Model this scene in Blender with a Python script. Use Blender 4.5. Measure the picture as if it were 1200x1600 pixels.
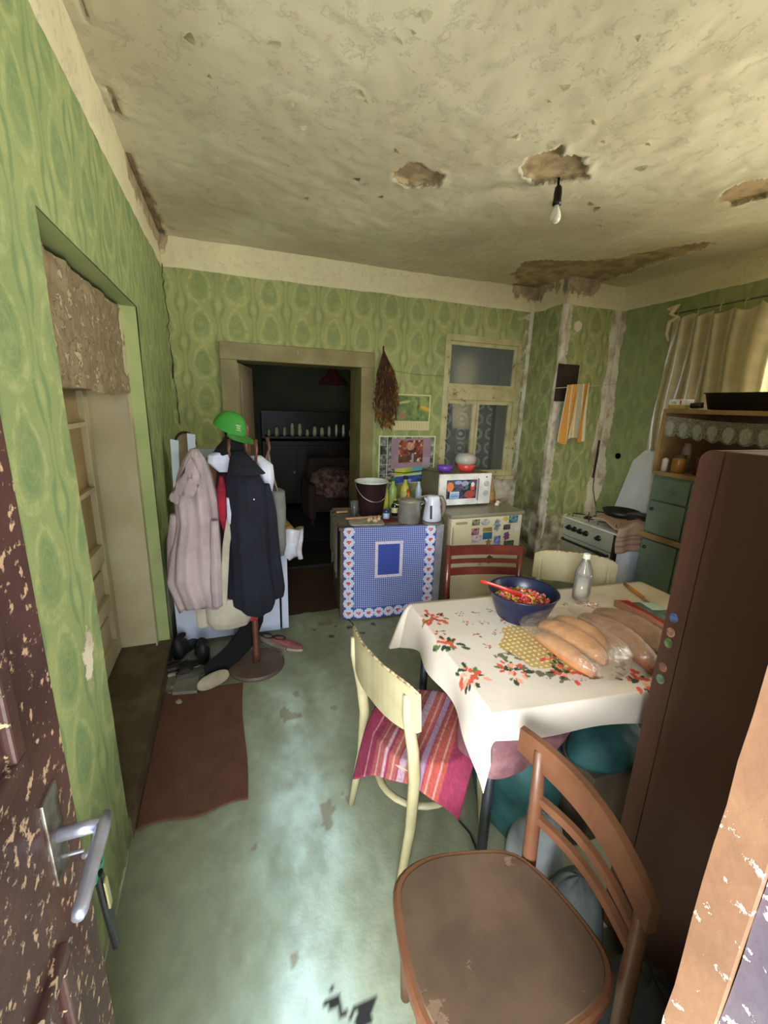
import bpy, bmesh, math, random
import numpy as np
from mathutils import Vector, Matrix
for o in list(bpy.data.objects): bpy.data.objects.remove(o)
S = bpy.context.scene
COL = S.collection
PI = math.pi
random.seed(7)

# ------------------------------------------------------------------ camera
def make_camera():
    f, yaw, pitch, roll = 659.3, .3518, .25043, .03233
    fw = Vector((math.sin(yaw)*math.cos(pitch), math.cos(yaw)*math.cos(pitch), -math.sin(pitch)))
    r = Vector((math.cos(yaw), -math.sin(yaw), 0)); u = r.cross(fw)
    r2 = r*math.cos(roll)+u*math.sin(roll); u2 = -r*math.sin(roll)+u*math.cos(roll)
    cd = bpy.data.cameras.new('camera'); c = bpy.data.objects.new('camera', cd); COL.objects.link(c)
    cd.sensor_fit = 'HORIZONTAL'; cd.sensor_width = 36; cd.lens = f/1200*36
    cd.clip_start = .02
    m = Matrix((( r2.x, u2.x, -fw.x, 0), (r2.y, u2.y, -fw.y, 0), (r2.z, u2.z, -fw.z, 1.6), (0, 0, 0, 1)))
    c.matrix_world = m
    S.camera = c
make_camera()

# ------------------------------------------------------------------ world, lights, exposure
S.view_settings.view_transform = 'Standard'; S.view_settings.look = 'None'
S.view_settings.gamma = 1; S.view_settings.use_curve_mapping = False
S.view_settings.exposure = 0.88
w = bpy.data.worlds.new('sky'); S.world = w; w.use_nodes = True
w.node_tree.nodes['Background'].inputs[0].default_value = (.72, .86, 1, 1)
w.node_tree.nodes['Background'].inputs[1].default_value = 1.5
def area(name, loc, target, sx, sy, power, col):
    l = bpy.data.lights.new(name, 'AREA'); l.shape = 'RECTANGLE'; l.size = sx; l.size_y = sy
    l.energy = power; l.color = col
    o = bpy.data.objects.new(name, l); COL.objects.link(o); o.location = loc
    o.rotation_euler = (Vector(target)-Vector(loc)).to_track_quat('-Z', 'Y').to_euler()
    return o
area('door_daylight', (-.25, -.85, 1.8), (1.3, 2.9, 1.0), 1.0, 1.7, 42, (.82, .92, 1))
area('door_ground_bounce', (.1, -.9, .35), (.6, 1.8, 2.7), 1.2, 1.0, 22, (1, .93, .78))
area('yard_light', (-2.3, -3.0, 2.3), (2.9, 3.2, 1.2), 2.2, 1.8, 400, (.93, .97, 1))
area('window_daylight', (4.5, .95, 2.0), (1.4, 3.9, 1.2), 1.9, 1.4, 200, (1, .95, .82))
area('window_ground_bounce', (4.4, 1.1, .75), (1.6, 3.2, 2.78), 1.9, 1.0, 120, (1, .92, .74))

# ------------------------------------------------------------------ object helpers
ORIG = {}
ORD = 'first second third fourth fifth sixth seventh eighth ninth tenth eleventh twelfth'.split()
def tag(o, label=None, cat=None, group=None, kind=None):
    if label: o['label'] = label
    if cat: o['category'] = cat
    if group: o['group'] = group
    if kind: o['kind'] = kind
    return o
def thing(name, label, cat, loc, group=None):
    o = bpy.data.objects.new(name, None); COL.objects.link(o); o.location = loc
    o.empty_display_size = .05
    ORIG[o.name] = Vector(loc)
    return tag(o, label, cat, group)
def link_mesh(name, me, mats, parent=None, T=None, smooth=False):
    if T is not None: me.transform(T)
    if smooth: me.polygons.foreach_set('use_smooth', [True]*len(me.polygons))
    if not isinstance(mats, (list, tuple)): mats = [mats]
    for m in mats: me.materials.append(m)
    o = bpy.data.objects.new(name, me); COL.objects.link(o)
    if parent is not None:
        L = ORIG[parent.name]; me.transform(Matrix.Translation(-L)); o.parent = parent; ORIG[o.name] = L
    else:
        n = len(me.vertices); a = np.empty(n*3); me.vertices.foreach_get('co', a); a = a.reshape(-1, 3)
        L = Vector(((a[:, 0].min()+a[:, 0].max())/2, (a[:, 1].min()+a[:, 1].max())/2, a[:, 2].min()))
        me.transform(Matrix.Translation(-L)); o.location = L; ORIG[o.name] = L
    me.update()
    return o
def obj(name, bm, mat, parent=None, T=None, smooth=False):
    bmesh.ops.recalc_face_normals(bm, faces=bm.faces)
    me = bpy.data.meshes.new(name); bm.to_mesh(me); bm.free()
    return link_mesh(name, me, mat, parent, T, smooth)
def struct(name, bm, mat, parent=None, smooth=False):
    o = obj(name, bm, mat, parent, smooth=smooth)
    if parent is None: o['kind'] = 'structure'
    return o
def dup(root, dx, label=None, group=None):
    c = root.copy(); COL.objects.link(c); c.location = Vector(root.location)+Vector(dx)
    ORIG[c.name] = Vector(c.location)
    if label: c['label'] = label
    if group: c['group'] = group
    for ch in list(root.children):
        d = ch.copy(); COL.objects.link(d); d.parent = c
        for g in list(ch.children):
            e = g.copy(); COL.objects.link(e); e.parent = d
    return c
def B(): return bmesh.new()
def box(bm, x0, x1, y0, y1, z0, z1, bev=0):
    r = bmesh.ops.create_cube(bm, size=1, matrix=Matrix.Translation(((x0+x1)/2, (y0+y1)/2, (z0+z1)/2)) @ Matrix.Diagonal((abs(x1-x0), abs(y1-y0), abs(z1-z0), 1)))
    if bev:
        es = {e for v in r['verts'] for e in v.link_edges}
        bmesh.ops.bevel(bm, geom=list(es), offset=bev, segments=2, affect='EDGES', profile=.6)
    return bm
def ring(bm, c, ax1, ax2, r1, r2, n):
    return [bm.verts.new(c+ax1*(r1*math.cos(2*PI*i/n))+ax2*(r2*math.sin(2*PI*i/n))) for i in range(n)]
def bridge(bm, a, b):
    n = len(a)
    for i in range(n): bm.faces.new((a[i], a[(i+1) % n], b[(i+1) % n], b[i]))
def tube(bm, pts, r, n=8, cap=True, flat=1.0, up=None):
    """swept tube; r number or list; flat scales the second axis"""
    pts = [Vector(p) for p in pts]
    if not isinstance(r, (list, tuple)): r = [r]*len(pts)
    prev = None; ref = Vector(up) if up else None; rs = []
    for i, p in enumerate(pts):
        t = (pts[min(i+1, len(pts)-1)]-pts[max(i-1, 0)]).normalized()
        if ref is None:
            ref = Vector((0, 0, 1)) if abs(t.z) < .9 else Vector((1, 0, 0))
        a = ref - t*ref.dot(t)
        if a.length < 1e-5: a = t.orthogonal()
        a.normalize(); b = t.cross(a)
        if up is None: ref = a
        cur = ring(bm, p, a, b, r[i], r[i]*flat, n); rs.append(cur)
        if prev: bridge(bm, prev, cur)
        prev = cur
    if cap:
        bm.faces.new(rs[0][::-1]); bm.faces.new(rs[-1])
    return bm
def lathe(bm, prof, c=(0, 0, 0), n=24, cap0=True, cap1=False):
    c = Vector(c); prev = None; first = None
    for (r, z) in prof:
        cur = ring(bm, c+Vector((0, 0, z)), Vector((1, 0, 0)), Vector((0, 1, 0)), max(r, 1e-4), max(r, 1e-4), n)
        if prev: bridge(bm, prev, cur)
        else: first = cur
        prev = cur
    if cap0: bm.faces.new(first[::-1])
    if cap1: bm.faces.new(prev)
    return bm
def prism(bm, pts, dvec, inset=0):
    d = Vector(dvec); a = [bm.verts.new(Vector(p)) for p in pts]; b = [bm.verts.new(Vector(p)+d) for p in pts]
    bm.faces.new(a[::-1]); bm.faces.new(b); bridge(bm, a, b); return bm
def loft(bm, rings, cap=True):
    prev = None; rs = []
    for rg in rings:
        cur = [bm.verts.new(Vector(p)) for p in rg]; rs.append(cur)
        if prev: bridge(bm, prev, cur)
        prev = cur
    if cap: bm.faces.new(rs[0][::-1]); bm.faces.new(rs[-1])
    return bm
def RT(loc, rz=0): return Matrix.Translation(loc) @ Matrix.Rotation(rz, 4, 'Z')
def superring(cx, cy, z, a, b, n=28, p=4, rot=0):
    out = []
    for i in range(n):
        t = 2*PI*i/n; c, s = math.cos(t), math.sin(t)
        x = a*math.copysign(abs(c)**(2/p), c); y = b*math.copysign(abs(s)**(2/p), s)
        out.append((cx+x*math.cos(rot)-y*math.sin(rot), cy+x*math.sin(rot)+y*math.cos(rot), z))
    return out

# ------------------------------------------------------------------ numpy noise and sheets
def vn(x, y, seed=0):
    x = np.asarray(x, float); y = np.asarray(y, float)
    def h(i, j):
        v = np.sin(i*127.1+j*311.7+seed*74.7)*43758.5453
        return v-np.floor(v)
    i = np.floor(x); j = np.floor(y); u = x-i; v = y-j; u = u*u*(3-2*u); v = v*v*(3-2*v)
    return (h(i, j)*(1-u)+h(i+1, j)*u)*(1-v)+(h(i, j+1)*(1-u)+h(i+1, j+1)*u)*v
def fbm(x, y, seed=0, o=4):
    s = 0; a = .5
    for k in range(o):
        s = s+a*vn(np.asarray(x)*2**k, np.asarray(y)*2**k, seed+k); a *= .5
    return s
def polysd(px, py, poly):
    """signed distance (negative inside) to polygon, vectorised"""
    d = np.full(px.shape, 1e9); ins = np.zeros(px.shape, bool); n = len(poly)
    for k in range(n):
        x0, y0 = poly[k]; x1, y1 = poly[(k+1) % n]
        ex, ey = x1-x0, y1-y0; L = ex*ex+ey*ey+1e-12
        t = np.clip(((px-x0)*ex+(py-y0)*ey)/L, 0, 1)
        d = np.minimum(d, np.hypot(px-x0-t*ex, py-y0-t*ey))
        c = ((y0 > py) != (y1 > py)) & (px < (x1-x0)*(py-y0)/((y1-y0) if y1 != y0 else 1e-9)+x0)
        ins ^= c
    return np.where(ins, -d, d)
def linesd(px, py, pts):
    d = np.full(np.shape(px), 1e9)
    for k in range(len(pts)-1):
        x0, y0 = pts[k]; x1, y1 = pts[k+1]; ex, ey = x1-x0, y1-y0
        t = np.clip(((px-x0)*ex+(py-y0)*ey)/(ex*ex+ey*ey+1e-12), 0, 1)
        d = np.minimum(d, np.hypot(px-x0-t*ex, py-y0-t*ey))
    return d
def grid_mesh(name, patches, pos, attrs=None, uvf=None, col=None):
    """patches: list of (u0,u1,v0,v1,res); pos(u,v)->x,y,z arrays; attrs name->f(u,v); col(u,v)->(n,3)"""
    V = []; F = []; AU = []; AV = []; base = 0
    for (u0, u1, v0, v1, res) in patches:
        nu = max(1, int(round((u1-u0)/res))); nv = max(1, int(round((v1-v0)/res)))
        uu, vv = np.meshgrid(np.linspace(u0, u1, nu+1), np.linspace(v0, v1, nv+1)); uu = uu.ravel(); vv = vv.ravel()
        AU.append(uu); AV.append(vv)
        i = np.arange(nu); j = np.arange(nv); I, J = np.meshgrid(i, j); a = (J*(nu+1)+I).ravel()+base
        F.append(np.stack([a, a+1, a+nu+2, a+nu+1], 1)); base += len(uu)
    U = np.concatenate(AU); W = np.concatenate(AV); F = np.concatenate(F)
    x, y, z = pos(U, W); co = np.stack([x+0*U, y+0*U, z+0*U], 1)
    me = bpy.data.meshes.new(name); me.vertices.add(len(co)); me.vertices.foreach_set('co', co.ravel())
    me.loops.add(F.size); me.loops.foreach_set('vertex_index', F.ravel())
    me.polygons.add(len(F)); me.polygons.foreach_set('loop_start', np.arange(0, F.size, 4))
    me.polygons.foreach_set('loop_total', np.full(len(F), 4)); me.update(calc_edges=True)
    uv = me.uv_layers.new(name='UVMap'); fi = F.ravel(); uu, vv = (U, W) if uvf is None else uvf(U, W)
    uv.data.foreach_set('uv', np.stack([uu[fi], vv[fi]], 1).ravel())
    for k, f in (attrs or {}).items():
        a = me.attributes.new(k, 'FLOAT', 'POINT'); a.data.foreach_set('value', np.asarray(f(U, W), float)+0*U)
    if col is not None:
        c = np.asarray(col(U, W)); c = np.where(c <= .04045, c/12.92, ((c+.055)/1.055)**2.4)
        ca = me.color_attributes.new('Col', 'FLOAT_COLOR', 'POINT')
        ca.data.foreach_set('color', np.concatenate([c, np.ones((len(c), 1))], 1).ravel())
    return me

# ------------------------------------------------------------------ materials
def lin(c): return tuple((x/12.92 if x <= .04045 else ((x+.055)/1.055)**2.4) for x in c)
class E:
    """tiny expression builder over Math nodes"""
    def __init__(s, nt, sock): s.nt, s.s = nt, sock
    def _m(s, op, *a):
        n = s.nt.nodes.new('ShaderNodeMath'); n.operation = op
        for i, x in enumerate((s,)+a):
            if isinstance(x, E): s.nt.links.new(x.s, n.inputs[i])
            else: n.inputs[i].default_value = x
        return E(s.nt, n.outputs[0])
    def __add__(s, o): return s._m('ADD', o)
    __radd__ = __add__
    def __sub__(s, o): return s._m('SUBTRACT', o)
    def __mul__(s, o): return s._m('MULTIPLY', o)
    __rmul__ = __mul__
    def __truediv__(s, o): return s._m('DIVIDE', o)
    def neg(s): return s._m('MULTIPLY', -1.0)
    def abs(s): return s._m('ABSOLUTE')
    def fract(s): return s._m('FRACT')
    def sqrt(s): return s._m('SQRT')
    def cos(s): return s._m('COSINE')
    def mn(s, o): return s._m('MINIMUM', o)
    def mx(s, o): return s._m('MAXIMUM', o)
    def ss(s, a, b):
        n = s.nt.nodes.new('ShaderNodeMapRange'); n.interpolation_type = 'SMOOTHSTEP'
        s.nt.links.new(s.s, n.inputs[0]); n.inputs[1].default_value = a; n.inputs[2].default_value = b
        return E(s.nt, n.outputs[0])
def nz(nt, vec, scale, detail=4, rough=.55, off=None):
    n = nt.nodes.new('ShaderNodeTexNoise'); n.inputs['Scale'].default_value = scale
    n.inputs['Detail'].default_value = detail; n.inputs['Roughness'].default_value = rough
    if vec is not None: nt.links.new(vec, n.inputs['Vector'])
    return E(nt, n.outputs['Fac'])
def mixc(nt, f, a, b):
    n = nt.nodes.new('ShaderNodeMix'); n.data_type = 'RGBA'
    for sock, v in ((n.inputs[0], f), (n.inputs[6], a), (n.inputs[7], b)):
        if isinstance(v, E): nt.links.new(v.s, sock)
        elif hasattr(v, 'is_linked'): nt.links.new(v, sock)
        elif isinstance(v, (int, float)): sock.default_value = v
        else: sock.default_value = (*lin(v), 1)
    return n.outputs[2]
def newmat(name):
    m = bpy.data.materials.new(name); m.use_nodes = True; nt = m.node_tree
    return m, nt, nt.nodes['Principled BSDF']
def bump(nt, bs, h, strength=.3, dist=.01):
    n = nt.nodes.new('ShaderNodeBump'); n.inputs['Strength'].default_value = strength; n.inputs['Distance'].default_value = dist
    nt.links.new(h.s, n.inputs['Height']); nt.links.new(n.outputs[0], bs.inputs['Normal'])
MC = {}
def M(name, c, c2=None, sc=6, rough=.6, metal=0, peel=None, thr=.58, psc=14, bmp=.15, bsc=40, stretch=None, spec=.5, trans=0, alpha=1):
    """painted / worn surface: two tones mixed by noise, optional peeled layer showing colour peel"""
    if name in MC: return MC[name]
    m, nt, bs = newmat(name); tc = nt.nodes.new('ShaderNodeTexCoord'); v = tc.outputs['Object']
    if stretch:
        mp = nt.nodes.new('ShaderNodeMapping'); mp.inputs['Scale'].default_value = stretch
        nt.links.new(v, mp.inputs[0]); v = mp.outputs[0]
    c2 = c2 or tuple(x*.86 for x in c)
    f = nz(nt, v, sc).ss(.35, .65); col = mixc(nt, f, c, c2)
    h = nz(nt, v, bsc)
    if peel:
        g = nz(nt, v, psc, 6, .65).ss(thr-.015, thr+.015); col = mixc(nt, g, col, peel); h = h*.3 - g
    nt.links.new(col, bs.inputs['Base Color']); bs.inputs['Roughness'].default_value = rough
    bs.inputs['Metallic'].default_value = metal; bs.inputs['Specular IOR Level'].default_value = spec
    if trans: bs.inputs['Transmission Weight'].default_value = trans
    if alpha < 1: bs.inputs['Alpha'].default_value = alpha
    if bmp: bump(nt, bs, h, bmp, .01)
    MC[name] = m; return m
def wood(name, c, c2, rough=.5, stretch=(2, 30, 30)):
    return M(name, c, c2, 1.0, rough, bmp=.1, bsc=3, stretch=stretch)
def printed(name, rough=.7, bmp=.1, sub=0):
    if name in MC: return MC[name]
    m, nt, bs = newmat(name); a = nt.nodes.new('ShaderNodeAttribute'); a.attribute_name = 'Col'
    nt.links.new(a.outputs['Color'], bs.inputs['Base Color']); bs.inputs['Roughness'].default_value = rough
    if bmp:
        tc = nt.nodes.new('ShaderNodeTexCoord'); bump(nt, bs, nz(nt, tc.outputs['Object'], 60), bmp, .005)
    MC[name] = m; return m
def glassy(name, col=(.9, .95, .95), rough=.05, opac=.15):
    if name in MC: return MC[name]
    m, nt, bs = newmat(name); nt.nodes.remove(bs); out = nt.nodes['Material Output']
    t = nt.nodes.new('ShaderNodeBsdfTransparent'); t.inputs[0].default_value = (*col, 1)
    g = nt.nodes.new('ShaderNodeBsdfGlossy'); g.inputs['Roughness'].default_value = rough
    d = nt.nodes.new('ShaderNodeBsdfDiffuse'); d.inputs[0].default_value = (*col, 1)
    fr = nt.nodes.new('ShaderNodeFresnel'); fr.inputs[0].default_value = 1.45
    a = nt.nodes.new('ShaderNodeMixShader'); a.inputs[0].default_value = opac
    nt.links.new(t.outputs[0], a.inputs[1]); nt.links.new(d.outputs[0], a.inputs[2])
    b = nt.nodes.new('ShaderNodeMixShader'); nt.links.new(fr.outputs[0], b.inputs[0])
    nt.links.new(a.outputs[0], b.inputs[1]); nt.links.new(g.outputs[0], b.inputs[2])
    nt.links.new(b.outputs[0], out.inputs[0]); MC[name] = m; return m
def sheer(name, col, opac, pat=None, gloss=0):
    """thin curtain: translucent cloth with see-through weave, optional lace pattern from UV"""
    m, nt, bs = newmat(name); nt.nodes.remove(bs); out = nt.nodes['Material Output']
    t = nt.nodes.new('ShaderNodeBsdfTransparent'); d = nt.nodes.new('ShaderNodeBsdfDiffuse'); l = nt.nodes.new('ShaderNodeBsdfTranslucent')
    d.inputs[0].default_value = (*lin(col), 1); l.inputs[0].default_value = (*lin(col), 1)
    a = nt.nodes.new('ShaderNodeMixShader'); a.inputs[0].default_value = .5
    nt.links.new(d.outputs[0], a.inputs[1]); nt.links.new(l.outputs[0], a.inputs[2])
    if gloss:
        gg = nt.nodes.new('ShaderNodeBsdfGlossy'); gg.inputs['Roughness'].default_value = .32; a2 = nt.nodes.new('ShaderNodeMixShader'); a2.inputs[0].default_value = gloss
        nt.links.new(a.outputs[0], a2.inputs[1]); nt.links.new(gg.outputs[0], a2.inputs[2]); a = a2
    b = nt.nodes.new('ShaderNodeMixShader'); b.inputs[0].default_value = opac
    if pat:
        uv = nt.nodes.new('ShaderNodeUVMap'); sp = nt.nodes.new('ShaderNodeSeparateXYZ'); nt.links.new(uv.outputs[0], sp.inputs[0])
        nt.links.new(pat(E(nt, sp.outputs[0]), E(nt, sp.outputs[1]), nt, uv.outputs[0]).s, b.inputs[0])
    nt.links.new(t.outputs[0], b.inputs[1]); nt.links.new(a.outputs[0], b.inputs[2]); nt.links.new(b.outputs[0], out.inputs[0])
    return m
def wallpaper(name, pu, pv, off=(0, 0), light=(.66, .73, .44), mid=(.51, .62, .37), dark=(.38, .53, .34), con=1.0):
    m, nt, bs = newmat(name); uv = nt.nodes.new('ShaderNodeUVMap'); V = uv.outputs[0]
    sp = nt.nodes.new('ShaderNodeSeparateXYZ'); nt.links.new(V, sp.inputs[0])
    du_ = (nz(nt, V, 7, 3)-.5)*.16; dv_ = (nz(nt, V, 8.3, 3)-.5)*.16
    u = E(nt, sp.outputs[0])*(1/pu)+off[0]+du_; v = E(nt, sp.outputs[1])*(1/pv)+off[1]+dv_
    def cell(du, dv): return (u+du+50.0).fract()-.5, (v+dv+50.0).fract()-.5
    a, b = cell(0, 0)
    wd = b*-.24+.27                                  # pear: wider low
    r = ((a/wd)*(a/wd)+(b*(1/.43))*(b*(1/.43))).sqrt()
    ringl = (r-1.0).abs().ss(.20, .07)*1.0
    fill = r.ss(.92, .62)
    rings = (r*26.0).cos().ss(.2, .9)*fill
    a2, b2 = cell(.5, .5)
    r2 = ((a2*(1/.18))*(a2*(1/.18))+(b2*(1/.30))*(b2*(1/.30))).sqrt()
    brk = (r2-.8).abs().ss(.32, .12)*a2.abs().ss(.04, .08)
    core = r2.ss(.5, .3)
    a3, b3 = cell(.5, 0)
    st = ((a3.abs()-.055).abs().ss(.035, .015))*(b3.abs().ss(.30, .2))
    wob = nz(nt, V, 30, 3)
    big = nz(nt, V, 2.2, 3)
    base = mixc(nt, big.ss(.35, .68), mid, tuple(x*.6+y*.4 for x, y in zip(mid, light)))
    c = mixc(nt, (fill*nz(nt, V, 16, 5, .65).ss(.22, .62))*(.9*con), base, dark)
    c = mixc(nt, rings*(.16*con), c, light)
    c = mixc(nt, brk*(.85*con), c, dark)
    c = mixc(nt, core*(.5*con), c, light)
    c = mixc(nt, st*(.5*con), c, dark)
    c = mixc(nt, (ringl*wob.ss(.35, .62))*(.8*con), c, light)
    strk = nz(nt, V, 3.3, 7, .72)
    c = mixc(nt, strk.ss(.52, .72)*.55, c, light)
    c = mixc(nt, strk.ss(.46, .30)*.35, c, dark)
    fine = nz(nt, V, 160, 3)
    c = mixc(nt, fine.ss(.45, .75)*.25, c, (.36, .42, .22))
    # bare plaster where the paper and paint have come off
    at = nt.nodes.new('ShaderNodeAttribute'); at.attribute_name = 'dmg'
    dm = (E(nt, at.outputs['Fac'])+nz(nt, V, 9, 7, .7)*.9-.45).ss(.47, .53)
    pl = mixc(nt, nz(nt, V, 5, 5).ss(.45, .68), (.90, .87, .79), (.70, .63, .52))
    c = mixc(nt, dm, c, pl)
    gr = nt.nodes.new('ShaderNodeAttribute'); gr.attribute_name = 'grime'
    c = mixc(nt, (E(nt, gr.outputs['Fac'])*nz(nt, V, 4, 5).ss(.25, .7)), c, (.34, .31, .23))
    nt.links.new(c, bs.inputs['Base Color']); bs.inputs['Roughness'].default_value = .75
    bs.inputs['Specular IOR Level'].default_value = .25
    bump(nt, bs, (dm*-1.0)+nz(nt, V, 25, 4)*.5+ringl*.08, .5, .008)
    return m
def plaster(name, c=(.85, .82, .70), c2=(.78, .74, .62), bare=(.74, .65, .50)):
    m, nt, bs = newmat(name); tc = nt.nodes.new('ShaderNodeTexCoord'); V = tc.outputs['Object']
    col = mixc(nt, nz(nt, V, 1.3, 4).ss(.35, .65), c, c2)
    col = mixc(nt, nz(nt, V, 7, 6, .7).ss(.60, .68)*.35, col, (.88, .78, .68))
    at = nt.nodes.new('ShaderNodeAttribute'); at.attribute_name = 'dmg'
    dm = (E(nt, at.outputs['Fac'])+nz(nt, V, 12, 7, .7)*.5-.25).ss(.46, .52)
    br = mixc(nt, nz(nt, V, 9, 5).ss(.4, .6), bare, tuple(x*.82 for x in bare))
    col = mixc(nt, dm, col, br)
    nt.links.new(col, bs.inputs['Base Color']); bs.inputs['Roughness'].default_value = .85; bs.inputs['Specular IOR Level'].default_value = .2
    cr = nz(nt, V, 16, 8, .75)
    bump(nt, bs, nz(nt, V, 6, 6, .6)+cr.ss(.55, .6)*.35-dm*.8, .55, .012)
    return m

# ================================================================== STRUCTURE
XL, YB, ZC, ZB, XR = -.425, 3.955, 2.783, 2.564, 3.733
PAPER = wallpaper('wallpaper_back', .272, .29, (.12, .0), mid=(.62, .64, .42), light=(.76, .76, .52), dark=(.50, .57, .38), con=.8)
PAPL = wallpaper('wallpaper_left', .27, .27, (.20, .1), mid=(.58, .64, .43), light=(.72, .75, .52), dark=(.45, .56, .39), con=.8)
PAPR = wallpaper('wallpaper_right', .272, .29, (.3, .2), mid=(.60, .64, .46), light=(.70, .72, .52), dark=(.52, .58, .42), con=.6)
PLAS = plaster('ceiling_plaster')
CREAM = plaster('cornice_plaster', (.90, .87, .72), (.86, .82, .68), (.74, .66, .54))
BARE = M('bare_plaster', (.90, .87, .82), (.84, .80, .73), 9, .9, peel=(.68, .60, .50), thr=.70, psc=11, bmp=.6, bsc=25)
BROWNBARE = M('brown_plaster', (.56, .46, .36), (.42, .34, .26), 12, .9, bmp=.6, bsc=30)
FRAMEC = M('cream_frame_paint', (.78, .74, .58), (.70, .65, .48), 5, .45, peel=(.55, .48, .34), thr=.64, psc=10, bmp=.12)
OLIVE = M('olive_casing_paint', (.60, .56, .38), (.52, .47, .30), 4, .5, peel=(.72, .68, .50), thr=.68, psc=9)
DARKWOOD = M('dark_old_wood', (.20, .15, .12), (.12, .09, .07), 5, .6)
VOIDM = M('dark_gap', (.05, .045, .04), rough=1, spec=.1)

def zero(u, v): return 0*u
# --- floor
def floor_col(u, v):
    n = fbm(u*2.2, v*1.6, 3); n2 = fbm(u*9, v*5, 5, 5); n3 = fbm(u*30, v*24, 8, 3)
    base = np.array([.52, .535, .43]); door_lit = np.array([.80, .89, .86]); dark = np.array([.42, .42, .32])
    door_light = np.exp(-((u-(.02+.12*v))/.23)**2)*np.clip(1.35-v*.30, .1, 1)  # bluish daylight from the entrance painted into the floor colour, fading inward
    a = np.clip(door_light*1.25*(n2*1.3), 0, 1)[:, None]; d = np.clip((n-.50)*3.0, 0, 1)[:, None]*.6
    c = base*(1-a)+door_lit*a; c = c*(1-d)+dark*d
    c = c*(.90+.2*n3)[:, None]
    br = ((vn(u*11, v*11, 21) > .90) & (n2 > .52))[:, None]*.45
    c = c*(1-br)+np.array([.46, .36, .28])*br
    # dark chips in the floor paint near the doorway
    for (cx, cy, rr) in ((.185, .775, .022), (.20, .755, .014), (.24, .725, .02), (.265, .73, .016), (.287, .745, .01), (.255, .712, .013), (.60, 2.62, .015), (.75, 2.7, .02), (.66, 2.75, .012), (.82, 2.6, .014), (.5, 2.75, .012), (.93, 2.7, .018)):
        k = (np.hypot((u-cx), (v-cy)) < rr*(.4+1.3*vn(u*120, v*120, 4)))[:, None]
        c = np.where(k, np.array([.16, .16, .17]), c)
    # old brown lino colour in front of the passage
    k = ((u > .30) & (u < 1.2) & (v > 3.0+.03*vn(u*8, v, 2)))[:, None]
    c = np.where(k, np.array([.27, .20, .155])*(.85+.3*n2)[:, None], c)
    return np.clip(c, 0, 1)
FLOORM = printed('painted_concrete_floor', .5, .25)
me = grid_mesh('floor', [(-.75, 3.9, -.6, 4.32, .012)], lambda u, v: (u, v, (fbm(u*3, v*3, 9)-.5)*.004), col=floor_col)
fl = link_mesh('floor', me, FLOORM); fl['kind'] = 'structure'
b = B()
for i in range(26):
    y0 = 1.0+i*.07; x0 = .78+.010*math.sin(i*2.1); x1 = .78+.010*math.sin((i+1)*2.1)
    prism(b, [(x0-.003, y0, .001), (x0+.003, y0, .001), (x1+.003, y0+.07, .001), (x1-.003, y0+.07, .001)], (0, 0, .003))
struct('floor_joint', b, M('floor_crack', (.13, .13, .10), rough=1), fl)

# --- ceiling
PATCH = [
 [(.905, 2.45), (.93, 2.36), (.983, 2.31), (1.03, 2.345), (1.07, 2.38), (1.10, 2.35), (1.14, 2.37), (1.165, 2.47), (1.10, 2.50), (1.02, 2.54), (.95, 2.51)],
 [(1.46, 2.13), (1.44, 2.05), (1.50, 1.97), (1.53, 1.90), (1.57, 1.98), (1.66, 1.96), (1.76, 1.995), (1.84, 2.08), (1.80, 2.14), (1.72, 2.20), (1.60, 2.23), (1.52, 2.21)],
 [(2.70, 2.0), (2.60, 1.90), (2.64, 1.72), (2.80, 1.50), (2.93, 1.45), (2.95, 1.70), (2.86, 1.86), (2.84, 2.0)],
 [(2.36, 3.33), (2.42, 3.25), (2.533, 3.19), (2.72, 3.12), (2.937, 2.98), (3.10, 2.70), (3.25, 2.40), (3.34, 2.42), (3.36, 2.69), (3.36, 3.05), (3.40, 3.49), (3.04, 3.56), (3.04, 3.97), (2.76, 3.97), (2.70, 3.80), (2.50, 3.66), (2.48, 3.5)],
 [(-.44, 2.80), (-.40, 2.82), (-.385, 3.0), (-.40, 3.12), (-.37, 3.25), (-.375, 3.6), (-.37, 3.97), (-.44, 3.97)],
 [(-.385, 2.25), (-.37, 2.3), (-.365, 2.5), (-.385, 2.52)],
 [(-.325, 1.0), (-.335, 1.5), (-.355, 1.8), (-.35, 1.99), (-.358, 1.99), (-.363, 1.8), (-.343, 1.5), (-.333, 1.0)],
]
def ceil_sd(u, v):
    d = np.full(u.shape, 9.0); am = np.where(u < -.2, .03, .08); wx = (fbm(u*14, v*14, 1)-.47)*am; wy = (fbm(u*14+9, v*14, 2)-.47)*am
    for p in PATCH: d = np.minimum(d, polysd(u+wx, v+wy, p))
    return d
def ceil_pos(u, v):
    d = ceil_sd(u, v)
    z = ZC + .016*(d < 0) - .010*np.exp(-np.maximum(d, 0)/.02)*(d >= 0)*(vn(u*10, v*10, 4) > .45)
    z = z + (fbm(u*2.2, v*2.2, 6)-.5)*.03*np.clip(v/4, 0, 1) + (fbm(u*11, v*11, 7)-.5)*.010
    return u, v, z
me = grid_mesh('ceiling', [(-.5, 3.76, -.15, 4.0, .014)], ceil_pos, attrs={'dmg': lambda u, v: np.clip(.5-ceil_sd(u, v)*30, 0, 1)})
ce = link_mesh('ceiling', me, PLAS); ce['kind'] = 'structure'
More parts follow.
